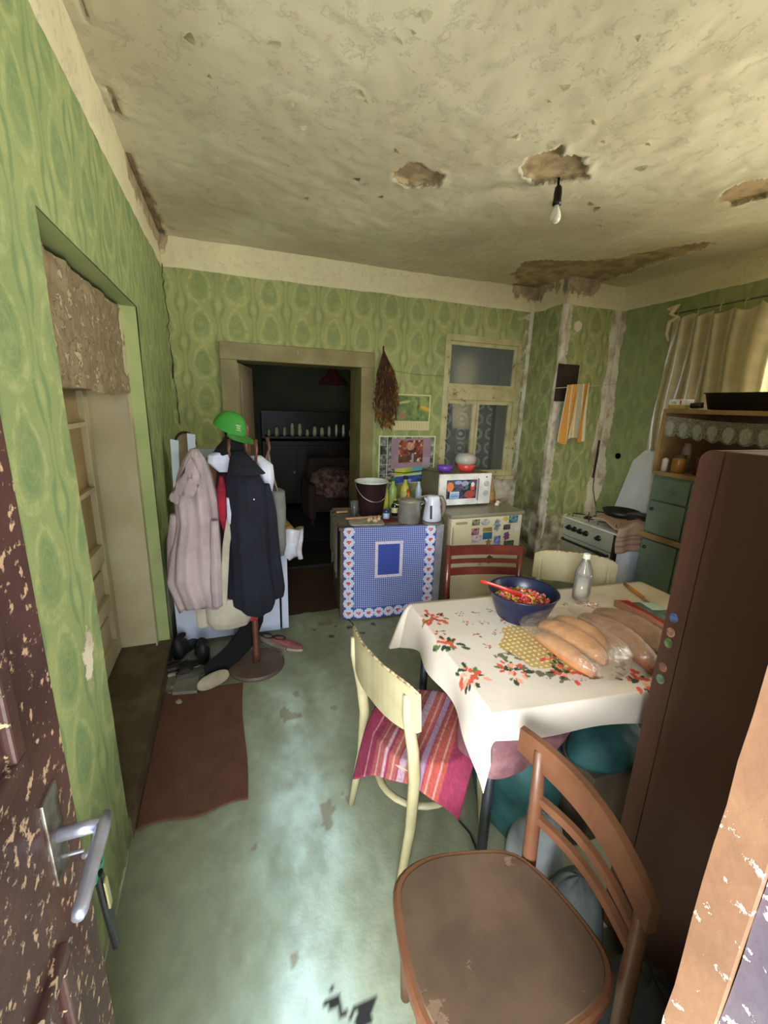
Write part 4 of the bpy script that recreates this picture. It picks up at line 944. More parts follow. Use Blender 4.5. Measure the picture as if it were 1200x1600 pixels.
# black trousers trailing to the floor, over a pale soled slipper
bm = B(); P = [(.10, 2.62, .30), (.06, 2.57, .20), (-.01, 2.50, .11), (-.08, 2.43, .085), (-.14, 2.375, .07), (-.165, 2.345, .05)]
rs = []
for i, p in enumerate(P):
    r = (.05, .07, .085, .085, .075, .05)[i]; rs.append([(p[0]+r*math.cos(q)*(1+.15*math.sin(4*q+i)), p[1]+r*.5*math.cos(q), max(.004, p[2]+r*.85*math.sin(q)*(1+.12*math.sin(5*q+i*2)))) for q in [2*PI*k/28 for k in range(28)]])
loft(bm, rs); tag(obj('black_trousers', bm, M('black_cloth', (.035, .035, .04)), smooth=True), 'black trousers slumped on the floor at the foot of the coat stand', 'trousers')
t = thing('felt_slipper', 'pale soled slipper tipped on its side at the end of the black trousers', 'slipper', (-.165, 2.29, 0))
bm = B(); TS = Matrix.Translation((-.165, 2.285, .045)) @ Matrix.Rotation(.5, 4, 'Z') @ Matrix.Rotation(math.radians(62), 4, 'X')
loft(bm, [[(x, y, z) for (x, y, z) in superring(0, 0, zz, .095*s, .040*s, 26, 2.4)] for zz, s in ((-.010, .96), (-.006, 1.0), (.004, 1.0), (.008, .95))]); obj('sole', bm, M('felt_sole', (.66, .62, .53), (.58, .54, .46), 10, .95), t, TS, smooth=True)
bm = B(); loft(bm, [superring(.02-.0*zz, 0, -.01-zz, .075*s, .037*s, 20, 2.4) for zz, s in ((0, 1), (.02, .95), (.035, .7))]); obj('upper', bm, BLK, t, TS, smooth=True)
RUB = M('rubble', (.66, .62, .54), (.50, .44, .36), 14, .95, bmp=.5)
rm = []
for k in range(4):
    b = B(); bmesh.ops.create_icosphere(b, subdivisions=1, radius=1)
    for v in b.verts: v.co *= random.uniform(.65, 1.2)
    m = bpy.data.meshes.new('plaster_chunk'); b.to_mesh(m); b.free(); m.materials.append(RUB); rm.append(m)
for k in range(20):
    o = bpy.data.objects.new('plaster_chunk', rm[k % 4]); COL.objects.link(o); s = random.uniform(.008, .024)
    o.scale = (s*1.4, s, s*.8); o.location = (random.uniform(-.405, -.30), random.uniform(2.16, 2.62), s*.5); o.rotation_euler = (0, 0, random.uniform(0, 6))
    tag(o, 'small chunk of fallen plaster on the floor below the left wall', 'rubble', 'plaster rubble by the left wall')
b = B(); prism(b, [(-.375, 2.26, .0), (-.25, 2.24, .0), (-.245, 2.40, .0), (-.37, 2.42, .0)], (0, 0, .028)); tag(obj('grey_tile', b, M('grey_slab', (.50, .50, .44), (.42, .42, .36), 9, .8)), 'grey slab lying on the floor beside the shoe pile', 'slab')
# mat
def matcol(u, v): return mixn(rgb(.42, .27, .20), rgb(.34, .215, .16), fbm(u*6, v*10, 91))*(.9+.2*fbm(u*60, v*60, 92))[:, None]
me = grid_mesh('floor_mat', [(0, 1, 0, 1, .01)], lambda u, v: ((-.418+.0*v)*(1-u)+(-.012+.006*np.sin(v*7))*u, 1.475+.82*v-.035*v*u+.012*np.sin(u*9)*(1-v), .0085+.003*fbm(u*6, v*6, 4)), col=matcol)
o = link_mesh('floor_mat', me, printed('mat_fibre', .95, .6)); tag(o, 'worn dark brown mat on the floor in front of the recessed door', 'mat'); o.modifiers.new('s', 'SOLIDIFY').thickness = .005

# ================================================================== BLUE OILCLOTH CABINET AND ITS THINGS
TC = RT((.715, 2.85, 0), math.radians(-8)); H0 = .725
def LC(x, y, z): return TC @ Vector((x, y, z))
t = thing('low_cupboard', 'low wooden cupboard wearing the blue checked oilcloth, beside the passage', 'cupboard', tuple(LC(.4, .3, 0)))
CW = M('grey_brown_wood', (.42, .36, .30), (.33, .28, .23), 5, .6)
b = B(); box(b, 0, .765, .0, .58, .03, H0-.02, .004); obj('body', b, CW, t, TC)
b = B(); box(b, -.012, .775, -.015, .60, H0-.02, H0, .004); obj('top', b, CW, t, TC)
for (x, y) in ((.03, .03), (.73, .03), (.03, .55), (.73, .55)):
    b = B(); box(b, x-.025, x+.025, y-.025, y+.025, 0, .04); obj('foot', b, CW, t, TC)
def oil(u, v):   # u 0..0.70 m across, v 0..0.72 m up
    W = .70; c = np.tile(rgb(.24, .29, .60), (len(u), 1)); p = 4*.70/184; pv = 4*.745/196
    dot = (np.hypot(((u/p+.001) % 1)-.5, ((v/pv+.001) % 1)-.5) < .27).astype(float); c = mixn(c, rgb(.76, .80, .92), dot)
    def disc(cx, cy, r):
        nonlocal c
        d = np.hypot(u-cx, v-cy); sc = r*(1+.05*np.cos(10*np.arctan2(v-cy, u-cx)))
        c = mixn(c, rgb(.84, .86, .93), (d < sc).astype(float)); c = mixn(c, rgb(.55, .60, .84), ((d < r*.80) & (d > r*.70)).astype(float)*.6)
        h = ((np.hypot(u-cx+.008, (v-cy-.003)*1.0) < .011) | (np.hypot(u-cx-.008, v-cy-.004) < .010) | (np.hypot(u-cx, v-cy+.008) < .009)) & (vn(u*300, v*300, 3) > .25)
        c = mixn(c, rgb(.78, .28, .26), h.astype(float))
    k = ((u < .075) | (u > .625) | (v < .085)).astype(float); c = mixn(c, rgb(.24, .29, .60), k)
    for i in range(9): disc(.04, .045+i*.080, .0395); disc(.66, .045+i*.080, .0395)
    for i in range(1, 8): disc(.04+i*.0775, .045, .0385)
    x0, x1, y0, y1 = .255, .425, .345, .585
    fr = ((u > x0-.022) & (u < x1+.022) & (v > y0-.022) & (v < y1+.022)).astype(float)
    wave = (np.abs(np.sin((u+v)*160)) < .35).astype(float); c = mixn(c, rgb(.86, .82, .86), fr); c = mixn(c, rgb(.62, .52, .70), fr*wave*.7)
    c = mixn(c, rgb(.25, .31, .62), ((u > x0) & (u < x1) & (v > y0) & (v < y1)).astype(float)); return c
def oil_pos(u, v):
    over = np.clip(v-.715, 0, 1); p = np.where(over > 0, -.022+over, -.020-.012*np.sin(u*6)*(1-v)-.02*(1-v)**2*np.abs(np.sin(u*4.5+1)))
    z = np.where(over > 0, H0+.004, H0+.003-(.715-v)); x = .02+u+.01*(1-v)*0
    m = np.array(TC); return m[0, 0]*x+m[0, 1]*p+m[0, 3], m[1, 0]*x+m[1, 1]*p+m[1, 3], z
me = grid_mesh('blue_oilcloth', [(0, .70, 0, .745, .0038)], oil_pos, col=oil)
tag(link_mesh('blue_oilcloth', me, printed('glossy_oilcloth', .28, 0), smooth=True), 'blue white-dotted oilcloth with a floral medallion border covering the low cupboard front', 'oilcloth')
# grey cloth over the left side and the right strip
GCL = M('grey_cloth', (.50, .46, .44), (.40, .36, .34), 8, .95, bmp=.3)
def gc(u, v):
    s = v*.95; top = np.clip(s, 0, .60); x = .0*u; side = s > .60
    X = np.where(side, -.02-.012*np.sin(u*30), .60-top*1.03); Z = np.where(side, H0+.003-(s-.60)*(1+.25*np.sin(u*11)), H0+.0035+.002*np.sin(u*20)); Y = .03+.55*u
    m = np.array(TC); return m[0, 0]*X+m[0, 1]*Y+m[0, 3], m[1, 0]*X+m[1, 1]*Y+m[1, 3], Z
me = grid_mesh('grey_cover_cloth', [(0, 1, 0, 1, .02)], gc); o = link_mesh('grey_cover_cloth', me, GCL, smooth=True); tag(o, 'grey brown cloth covering the cupboard top and hanging down its left side', 'cloth')
b = B(); prism(b, [LC(.722, -.020, .06), LC(.772, -.020, .04), LC(.782, -.021, .735), LC(.722, -.020, .73)], LC(0, .008, 0)-LC(0, 0, 0)); tag(obj('grey_cloth_strip', b, M('grey_lilac_cloth', (.56, .54, .58), (.48, .46, .49), 8, .9)), 'grey strip of cloth hanging at the right edge of the blue oilcloth', 'cloth')
# bucket
ZT = H0+.006
t = thing('bucket', 'dark brown enamel bucket with a white inside standing on the low cupboard', 'bucket', (1.035, 3.13, ZT))
b = B(); lathe(b, [(.088, 0), (.092, .01), (.128, .262), (.134, .268), (.134, .276), (.127, .274)], (1.035, 3.13, ZT), 40); obj('body', b, M('brown_enamel', (.20, .125, .13), (.16, .10, .10), 4, .3, bmp=.02), t, smooth=True)
b = B(); lathe(b, [(.085, .012), (.124, .262), (.1345, .272), (.1355, .277), (.133, .281), (.126, .278), (.120, .262), (.082, .02)], (1.035, 3.13, ZT), 40, cap0=True, cap1=True); obj('lining', b, M('white_enamel_in', (.84, .86, .84), rough=.25), t, smooth=True)
b = B(); tube(b, [(1.035+.134*math.cos(q), 3.13-.134*abs(math.sin(q))*.9-.005, ZT+.262-.13*math.sin(q)) for q in [PI*k/16 for k in range(17)]], .0022, 6); obj('handle', b, CHR, t)
# pot
t = thing('steel_pot', 'tall stainless steel pot at the front of the low cupboard', 'pot', (1.255, 2.86, ZT))
STL = M('steel', (.72, .70, .66), (.62, .59, .54), 6, .32, .55, bmp=.03)
b = B(); lathe(b, [(.082, 0), (.088, .006), (.088, .165), (.093, .170), (.093, .173), (.085, .172), (.084, .01)], (1.255, 2.86, ZT), 36, cap1=True); obj('body', b, STL, t, smooth=True)
b = B(); lathe(b, [(.082, .166), (.082, .172), (.05, .180), (.01, .182)], (1.255, 2.86, ZT), 30, cap0=True, cap1=True); obj('lid', b, STL, t, smooth=True)
for s in (-1, 1):
    b = B(); tube(b, [(1.255+s*.085, 2.84, ZT+.135), (1.255+s*.125, 2.845, ZT+.15), (1.255+s*.125, 2.875, ZT+.15), (1.255+s*.085, 2.88, ZT+.135)], .005, 8); obj('handle', b, STL, t, smooth=True)
b = B(); tube(b, [(1.31, 2.86, ZT+.186), (1.42, 2.84, ZT+.19+.02)], .005, 6, flat=.4); tag(obj('ladle_handle', b, STL), 'thin metal ladle lying across the steel pot lid', 'ladle')
# kettle
t = thing('electric_kettle', 'white and grey electric kettle at the right end of the low cupboard', 'kettle', (1.425, 2.79, ZT))
KW = M('white_plastic_shiny', (.84, .84, .90), rough=.25); KG = M('taupe_plastic', (.52, .46, .42), rough=.35)
b = B(); loft(b, [superring(1.415, 2.79, ZT+z, a, bb, 32, 2.4) for z, a, bb in ((.022, .066, .062), (.03, .070, .066), (.10, .062, .06), (.17, .052, .052), (.205, .046, .046), (.215, .036, .038))]); obj('body', b, KW, t, smooth=True)
b = B(); loft(b, [superring(1.42, 2.79, ZT+z, .076, .070, 32, 2.4) for z in (0.0, .018)]); obj('base', b, KG, t)
b = B(); tube(b, [(1.448, 2.785, ZT+.205), (1.478, 2.775, ZT+.20), (1.498, 2.77, ZT+.155), (1.500, 2.77, ZT+.09), (1.480, 2.775, ZT+.045)], [.012, .018, .02, .018, .01], 10, flat=1.2); obj('handle', b, KG, t, smooth=True)
b = B(); prism(b, [(1.352, 2.77, ZT+.205), (1.352, 2.81, ZT+.205), (1.338, 2.79, ZT+.20)], (.022, 0, -.035)); obj('spout', b, KW, t)
b = B(); prism(b, [(1.366, 2.724, ZT+.05), (1.382, 2.722, ZT+.05), (1.382, 2.732, ZT+.15), (1.366, 2.734, ZT+.15)], (0, .003, 0)); obj('water_gauge', b, M('smoke_plastic', (.32, .28, .27), rough=.2), t)
# small things
GLS = glassy('tumbler_glass', (.85, .88, .88), .05, .12)
b = B(); lathe(b, [(.026, 0), (.034, .12), (.031, .12), (.024, .006)], (.895, 3.12, ZT), 24, cap1=True); tag(obj('tumbler', b, GLS, smooth=True), 'empty glass tumbler left of the brown bucket', 'glass')
t = thing('small_jar', 'small white jar with a blue lid at the foot of the brown bucket', 'jar', (1.115, 2.985, ZT))
b = B(); lathe(b, [(.024, 0), (.026, .004), (.026, .045), (.022, .05)], (1.115, 2.985, ZT), 20, cap1=True); obj('body', b, M('pale_jar', (.70, .76, .84), rough=.3), t, smooth=True)
b = B(); lathe(b, [(.026, .050), (.027, .052), (.027, .070), (.024, .073)], (1.115, 2.985, ZT), 20, cap1=True); obj('lid', b, M('blue_lid', (.14, .24, .42), rough=.35), t, smooth=True)
def bottle(name, label, x, y, z, h, r, mat, capm, cat='bottle', lab=None):
    t = thing(name, label, cat, (x, y, z))
    b = B(); lathe(b, [(r*.9, 0), (r, .006), (r, h*.60), (r*.85, h*.68), (r*.38, h*.80), (r*.36, h*.90)], (x, y, z), 22, cap1=True); obj('body', b, mat, t, smooth=True)
    b = B(); lathe(b, [(r*.44, h*.90), (r*.44, h*.99), (r*.38, h)], (x, y, z), 16, cap0=True, cap1=True); obj('bottle_cap', b, capm, t)
    if lab:
        b = B(); lathe(b, [(r*1.015, h*.2), (r*1.015, h*.5)], (x, y, z), 22, cap0=False); obj('label', b, lab, t, smooth=True)
    return t
GRN = M('green_cap', (.10, .42, .20), rough=.35); YEL = M('yellow_liquid', (.72, .70, .30), (.62, .62, .22), 8, .15); BLKP = M('black_plastic', (.05, .055, .055)); REDP = M('red_plastic', (.70, .16, .10), rough=.4)
bottle('oil_bottle', 'yellow oil bottle with a black cap behind the steel pot', 1.385, 3.27, ZT, .285, .040, YEL, BLKP, lab=M('pale_label', (.80, .78, .55), rough=.5))
bottle('green_bottle', 'yellowish bottle with a wide green cap behind the steel pot', 1.285, 3.30, ZT, .265, .038, M('pale_green_plastic', (.60, .68, .40), rough=.25), GRN)
bottle('squat_bottle', 'small white bottle with a dark green cap right of the oil bottle', 1.49, 3.22, ZT, .27, .028, M('pale_jar', (.7, .76, .84)), M('dark_green_cap', (.05, .20, .16), rough=.4))
bottle('spice_bottle', 'slim clear bottle with a gold cap right of the brown bucket', 1.195, 3.22, ZT, .24, .024, YEL, M('gold_cap', (.78, .66, .30), rough=.35))
bottle('sauce_bottle', 'red and yellow sauce bottle just behind the steel pot', 1.345, 3.10, ZT, .20, .030, M('orange_sauce', (.78, .50, .14), rough=.35), REDP, lab=REDP)
bottle('brown_bottle', 'short dark bottle close to the right of the brown bucket', 1.215, 3.06, ZT, .14, .028, M('dark_glass', (.10, .12, .06), rough=.1), M('gold_cap', (.78, .66, .3)), lab=M('pale_label', (.8, .78, .55)))
t = thing('glass_jar', 'jar with a pale lid standing between the steel pot and the kettle', 'jar', (1.385, 2.98, ZT))
b = B(); lathe(b, [(.026, 0), (.028, .005), (.028, .065), (.024, .07)], (1.385, 2.98, ZT), 20, cap1=True); obj('body', b, M('brown_jar', (.34, .26, .18), rough=.2), t, smooth=True)
b = B(); lathe(b, [(.026, .07), (.026, .085)], (1.385, 2.98, ZT), 20, cap0=True, cap1=True); obj('lid', b, M('pale_lid', (.75, .74, .62), rough=.4), t)
b = B(); loft(b, [superring(.93, 2.915, ZT+z, .13, .08, 24, 8, -.15) for z in (0, .008)]); tag(obj('paper_stack', b, M('off_white_paper', (.70, .68, .64), (.60, .57, .52), 12, .9)), 'flat wad of off-white paper at the front left of the low cupboard', 'paper')
b = B(); loft(b, [superring(1.11, 2.95, ZT+z, .085, .075, 20, 5, .3) for z in (0, .006)]); tag(obj('rust_red_cloth', b, M('rust_cloth', (.40, .14, .10), (.32, .11, .08), 12, .95)), 'folded rust red cloth at the front centre of the low cupboard', 'cloth')
for k, (y, z, lab) in enumerate(((2.985, ZT+.012, 'long pale wooden stick lying along the front of the low cupboard'), (3.20, ZT+.010, 'pale wooden slat at the back left of the low cupboard by the tumbler'))):
    b = B(); box(b, .79 if k == 0 else .77, 1.075 if k == 0 else .865, y, y+.022, z, z+.013, .003); tag(obj('wooden_stick', b, M('pale_stick', (.80, .62, .48), (.72, .50, .36), 8, .7)), lab, 'stick')
random.seed(5)
for k in range(7):
    b = B(); x, y = .985+random.uniform(-.045, .045), 2.885+random.uniform(-.02, .03); r = random.uniform(.012, .019)
    lathe(b, [(r*.5, 0), (r, r*.6), (r*.9, r*1.2), (r*.3, r*1.8), (.002, r*2.6)], (x, y, ZT+.009), 12, cap1=True); tag(obj('garlic_bulb', b, M('garlic_skin', (.76, .70, .54), (.68, .56, .42), 30, .6), smooth=True), 'small yellowish garlic or onion bulb on the paper at the cupboard front', 'garlic', 'bulbs on the paper')

# ================================================================== FRIDGE, MICROWAVE
FR = M('cream_enamel', (.84, .80, .68), (.80, .75, .62), 3, .35, peel=(.66, .56, .40), thr=.72, psc=9, bmp=.04)
t = thing('refrigerator', 'small cream refrigerator covered in magnets behind the red-brown chair', 'refrigerator', (1.885, 3.05, 0))
b = B(); box(b, 1.56, 2.215, 2.80, 3.34, .03, .765, .006); obj('body', b, M('fridge_side', (.52, .48, .36), (.44, .40, .30), 3, .5), t)
b = B(); box(b, 1.562, 2.213, 2.745, 2.795, .06, .762, .010); dr = obj('door', b, FR, t)
b = B(); box(b, 1.55, 2.225, 2.735, 3.35, .768, .795, .006); obj('top', b, M('grey_worktop', (.56, .55, .46), (.50, .48, .40), 4, .3), t)
b = B(); box(b, 1.572, 1.584, 2.728, 2.746, .42, .70, .004); obj('handle', b, M('cream_grip', (.80, .76, .58), rough=.4), dr)
b = B(); box(b, 1.60, 1.70, 2.741, 2.746, .715, .735, .002); obj('name_badge', b, M('dull_badge', (.62, .58, .44), rough=.4), dr)
for (x, y) in ((1.62, 2.85), (2.15, 2.85), (1.62, 3.28), (2.15, 3.28)):
    b = B(); lathe(b, [(.02, 0), (.02, .035)], (x, y, 0), 10, cap1=True); obj('foot', b, BLKP, t)
MG = [(1.775, .725, .034, .024, 0), (1.860, .722, .040, .026, 1), (1.972, .692, .036, .055, 1), (2.049, .738, .022, .020, 2), (2.123, .730, .042, .030, 3), (2.068, .668, .032, .021, 4), (2.161, .650, .030, .034, 5), (1.776, .650, .033, .028, 6), (1.887, .660, .042, .016, 7), (1.891, .608, .042, .028, 8), (1.793, .588, .045, .029, 9), (1.987, .560, .030, .040, 10), (2.073, .592, .036, .040, 11), (2.102, .523, .048, .027, 12), (1.906, .553, .036, .032, 13), (1.920, .480, .052, .024, 14), (1.929, .404, .042, .038, 15), (1.849, .392, .016, .032, 16)]
MGC = [((.30, .22, .14), (.62, .60, .52), 'square brown and cream'), ((.52, .54, .54), (.76, .76, .72), 'pale grey cloud shaped'), ((.30, .34, .42), (.62, .64, .66), 'tall dark grey tower shaped'), ((.80, .74, .32), (.70, .62, .2), 'round yellow'), ((.08, .28, .38), (.5, .62, .66), 'teal landscape'), ((.18, .22, .20), (.4, .4, .36), 'small dark'), ((.76, .78, .80), (.86, .86, .84), 'pale hand shaped'), ((.42, .12, .14), (.68, .56, .56), 'dark red'), ((.62, .55, .22), (.45, .42, .2), 'narrow mustard'), ((.16, .34, .62), (.22, .42, .36), 'blue sea view'), ((.66, .50, .55), (.82, .80, .80), 'pinkish panorama'), ((.62, .68, .82), (.30, .34, .62), 'blue and white striped'), ((.66, .14, .18), (.16, .36, .60), 'red and blue flower shaped'), ((.18, .26, .20), (.36, .40, .36), 'dark green'), ((.42, .34, .14), (.66, .52, .22), 'gold star shaped'), ((.42, .48, .58), (.56, .60, .66), 'lowest flat grey blue oval'), ((.18, .12, .10), (.52, .36, .28), 'dark brown figure shaped'), ((.62, .58, .48), (.8, .76, .66), 'slim pale')]
for k, (x, z, w, h, _) in enumerate(MG):
    c1, c2, nm = MGC[k]; b = B(); n = 22
    if k in (1, 3, 15): pts = [(x+w*math.cos(q), 2.741, z+h*math.sin(q)) for q in [2*PI*i/n for i in range(n)]]
    elif k in (14,): pts = [(x+w*(1 if i % 2 else .42)*math.sin(PI*i/5), 2.741, z-h*(1 if i % 2 else .42)*math.cos(PI*i/5)) for i in range(10)]
    elif k in (2, 12, 16, 6): pts = [(x+w*(.75+.25*math.sin(i*2.3+k))*math.cos(2*PI*i/n), 2.741, z+h*(.85+.15*math.cos(i*1.7+k))*math.sin(2*PI*i/n)) for i in range(n)]
    else: pts = [(x-w, 2.741, z-h), (x+w, 2.741, z-h), (x+w, 2.741, z+h), (x-w, 2.741, z+h)]
    prism(b, pts, (0, -.004, 0)); m = M('magnet_%d' % k, c1, c2, 34, .4, bmp=0)
    tag(obj('fridge_magnet', b, m), nm+' magnet on the cream refrigerator door', 'magnet', 'magnets on the refrigerator')
t = thing('microwave_oven', 'white microwave oven on the cream refrigerator, its door window covered in stickers', 'microwave oven', (1.80, 3.14, .797))
b = B(); box(b, 1.565, 2.035, 3.00, 3.34, .81, 1.068, .006); obj('body', b, M('beige_metal', (.44, .42, .32), (.38, .35, .27), 4, .5), t)
b = B(); box(b, 1.558, 1.925, 2.975, 2.998, .812, 1.070, .006); dr = obj('door', b, M('microwave_white', (.90, .89, .86), rough=.3), t)
b = B(); box(b, 1.928, 2.042, 2.975, 2.998, .812, 1.070, .006); cp = obj('control_panel', b, M('microwave_white', (.90, .89, .86)), t)
def stick(u, v):
    n = fbm(u*8, v*6, 101); c = mixn(rgb(.10, .10, .15), rgb(.30, .30, .38), (n > .5).astype(float))
    def el(cx, cy, a, bb, col, k=1.): 
        nonlocal c; c = mixn(c, rgb(*col), (np.hypot((u-cx)/a, (v-cy)/bb) < 1).astype(float)*k)
    el(.12, .64, .11, .26, (.84, .50, .28)); el(.38, .86, .12, .10, (.60, .58, .78)); el(.60, .80, .12, .14, (.70, .72, .78), .8); el(.86, .60, .07, .18, (.82, .30, .26)); el(.86, .74, .06, .12, (.86, .82, .80)); el(.78, .22, .18, .2, (.62, .26, .22)); el(.66, .60, .06, .12, (.24, .44, .42)); el(.48, .3, .08, .1, (.2, .22, .3)); el(.5, .6, .07, .08, (.45, .3, .4))
    r = ((u > .12) & (u < .42) & (v > .04) & (v < .38)).astype(float); c = mixn(c, rgb(.86, .88, .90), r)
    r = ((u > .14) & (u < .40) & (v > .07) & (v < .35)).astype(float); c = mixn(c, mixn(rgb(.30, .45, .66), rgb(.62, .74, .86), np.clip(v*3, 0, 1)), r); return c
sheet('sticker_window', 1.622, 1.902, .865, 1.022, 2.974, stick, res=.004, curl=.0, parent=dr)
b = B(); box(b, 1.908, 1.918, 2.960, 2.976, .85, 1.03, .003); obj('handle', b, M('grey_strip', (.62, .60, .56), rough=.4), dr)
for z in (.985, .905):
    b = B(); lathe(b, [(.024, 0), (.024, .012), (.018, .02)], (0, 0, 0), 20, cap1=True); box(b, -.004, .004, -.02, .02, .018, .024); bmesh.ops.transform(b, matrix=Matrix.Translation((1.992, 2.975, z)) @ Matrix.Rotation(PI/2, 4, 'X'), verts=b.verts); obj('dial', b, M('dial_grey', (.74, .74, .72), rough=.35), cp)
b = B(); lathe(b, [(.006, 0), (.006, .004)], (0, 0, 0), 10, cap1=True); bmesh.ops.transform(b, matrix=Matrix.Translation((1.992, 2.975, 1.04)) @ Matrix.Rotation(PI/2, 4, 'X'), verts=b.verts); obj('lamp', b, VOIDM, cp)
for (x, y) in ((1.60, 3.04), (2.0, 3.04), (1.6, 3.3), (2.0, 3.3)):
    b = B(); lathe(b, [(.012, 0), (.012, .014)], (x, y, .796), 10, cap1=True); obj('foot', b, BLKP, t)
ZM = 1.0705
b = B(); lathe(b, [(.045, 0), (.062, .02), (.070, .05), (.066, .05), (.058, .02), (.04, .005)], (1.675, 3.12, ZM), 28, cap1=True); tag(obj('purple_bowl', b, M('purple_plastic', (.44, .28, .70), rough=.35), smooth=True), 'small purple plastic bowl on the left of the microwave', 'bowl')
t = thing('red_bowl', 'red plastic bowl under a clear lid on the right of the microwave', 'bowl', (1.875, 3.12, ZM))
b = B(); lathe(b, [(.052, 0), (.068, .02), (.080, .062), (.076, .062), (.064, .02), (.045, .005)], (1.875, 3.12, ZM), 30, cap1=True); obj('body', b, M('coral_plastic', (.84, .28, .22), rough=.35), t, smooth=True)
b = B(); lathe(b, [(.074, .0635), (.088, .075), (.088, .10), (.080, .13), (.06, .148), (.02, .152)], (1.865, 3.12, ZM), 30, cap0=False, cap1=True); obj('lid', b, glassy('clear_lid', (.78, .74, .68), .15, .42), t, smooth=True)
b = B(); tube(b, [(1.60, 3.02, ZM+.004), (1.50, 3.10, 1.09), (1.47, 3.5, 1.0), (1.46, 3.9, .95)], .004, 6); tag(obj('power_cord', b, M('dark_cable', (.1, .1, .09))), 'dark power cord trailing from behind the microwave to the wall', 'cord')
bm = heap('x', 2.125, 3.16, .797, .075, .10, .19, 15, None); tag(obj('paper_wrapped_loaf', bm, M('brown_paper', (.62, .50, .30), (.50, .38, .22), 14, .85, bmp=.5), smooth=True), 'crumpled brown paper parcel standing right of the microwave', 'parcel')
b = B(); lathe(b, [(.022, 0), (.026, .07), (.023, .07), (.018, .006)], (2.175, 3.27, .98), 18, cap1=True); b.free()
b = B(); lathe(b, [(.028, 0), (.028, .17), (.03, .20), (.026, .20), (.024, .01)], (2.205, 3.29, .797), 20, cap1=True); tag(obj('tall_glass', b, GLS, smooth=True), 'tall clear glass behind the brown paper parcel', 'glass')
for (x, y, lab) in ((2.085, 2.93, 'white egg nearest the front edge of the refrigerator top'), (2.135, 2.99, 'white egg further back against the brown paper parcel')):
    b = B(); bmesh.ops.create_uvsphere(b, u_segments=14, v_segments=10, radius=.017, matrix=Matrix.Translation((x, y, .812)) @ Matrix.Diagonal((1.15, 1, .92, 1))); tag(obj('egg', b, M('egg_white', (.86, .84, .78), rough=.5, bmp=0), smooth=True), lab, 'egg', 'eggs on the refrigerator')
b = B(); tube(b, [(2.12, 3.02, .81), (2.22, 3.05, .83)], .006, 8); tube(b, [(2.11, 3.06, .81), (2.21, 3.0, .845)], .005, 8); box(b, 2.10, 2.20, 3.02, 3.06, .797, .812, .003); tag(obj('kitchen_clutter', b, M('red_brown_clutter', (.44, .12, .10), (.66, .56, .4), 20, .6)), 'small reddish brown kitchen odds and ends below the paper parcel', 'utensils')

# ================================================================== TABLE
A_, B_, C_, D_ = (np.array(p) for p in ((.665, .85), (1.90, .705), (1.93, 1.425), (.705, 1.53)))
t = thing('dining_table', 'dining table on dark legs under the white flowered tablecloth', 'table', (1.3, 1.13, 0))
b = B(); prism(b, [(.675, .86, .722), (1.89, .72, .722), (1.92, 1.415, .722), (.715, 1.52, .722)], (0, 0, .022)); obj('tabletop', b, M('brown_tabletop', (.42, .22, .16), (.34, .18, .13), 4, .5), t)
b = B()
for (p, q) in (((.72, .90), (1.85, .77)), ((1.85, .77), (1.88, 1.38)), ((1.88, 1.38), (.76, 1.48)), ((.76, 1.48), (.72, .90))):
    tube(b, [(p[0], p[1], .69), (q[0], q[1], .69)], .028, 4)
obj('apron', b, M('dark_metal', (.10, .11, .13), (.08, .085, .10), 5, .45), t)
for (x, y) in ((.705, .885), (1.85, .77), (1.87, 1.375), (.755, 1.475)):
    b = B(); tube(b, [(x, y, .72), (x, y, 0)], .017, 10); obj('leg', b, M('dark_metal', (.10, .11, .13)), t, smooth=True)
FLW = []
random.seed(3)
def cluster(x, y, sc, n, big=True):
    for i in range(n):
        a = random.uniform(0, 2*PI); d = random.uniform(.15, 1)*sc; r = random.uniform(.35, .6)*sc*(.55 if big else .6)
        kind = random.choice(('leaf', 'leaf', 'leaf2', 'bud', 'bud', 'petal'))
        FLW.append((x+d*math.cos(a), y+d*math.sin(a), r*(.85 if kind != 'petal' else .8), r*(.40 if kind.startswith('leaf') else .48), a+random.uniform(-.5, .5), kind))
for (x, y) in ((.735, 1.40), (.715, 1.20), (.695, 1.02), (.84, .995)): cluster(x, y, .062, 26)
cluster(.72, 1.30, .03, 8); cluster(1.47, 1.31, .05, 18); cluster(1.0, .94, .06, 22); cluster(1.02, 1.02, .05, 14); cluster(1.20, .84, .06, 22); cluster(1.5, .88, .06, 22); cluster(1.8, .85, .06, 22)
for (x, y) in ((.869, 1.4), (.94, 1.39), (1.01, 1.386), (.861, 1.317), (.929, 1.307), (1.008, 1.295), (.849, 1.234), (.925, 1.224), (.845, 1.152), (1.376, 1.347), (1.528, 1.315), (1.6, 1.0), (1.55, 1.1), (1.69, 1.05)): cluster(x, y, .022, 7, False)
KC = {'leaf': (.16, .22, .14), 'leaf2': (.36, .42, .22), 'bud': (.80, .30, .22), 'petal': (.90, .60, .48)}
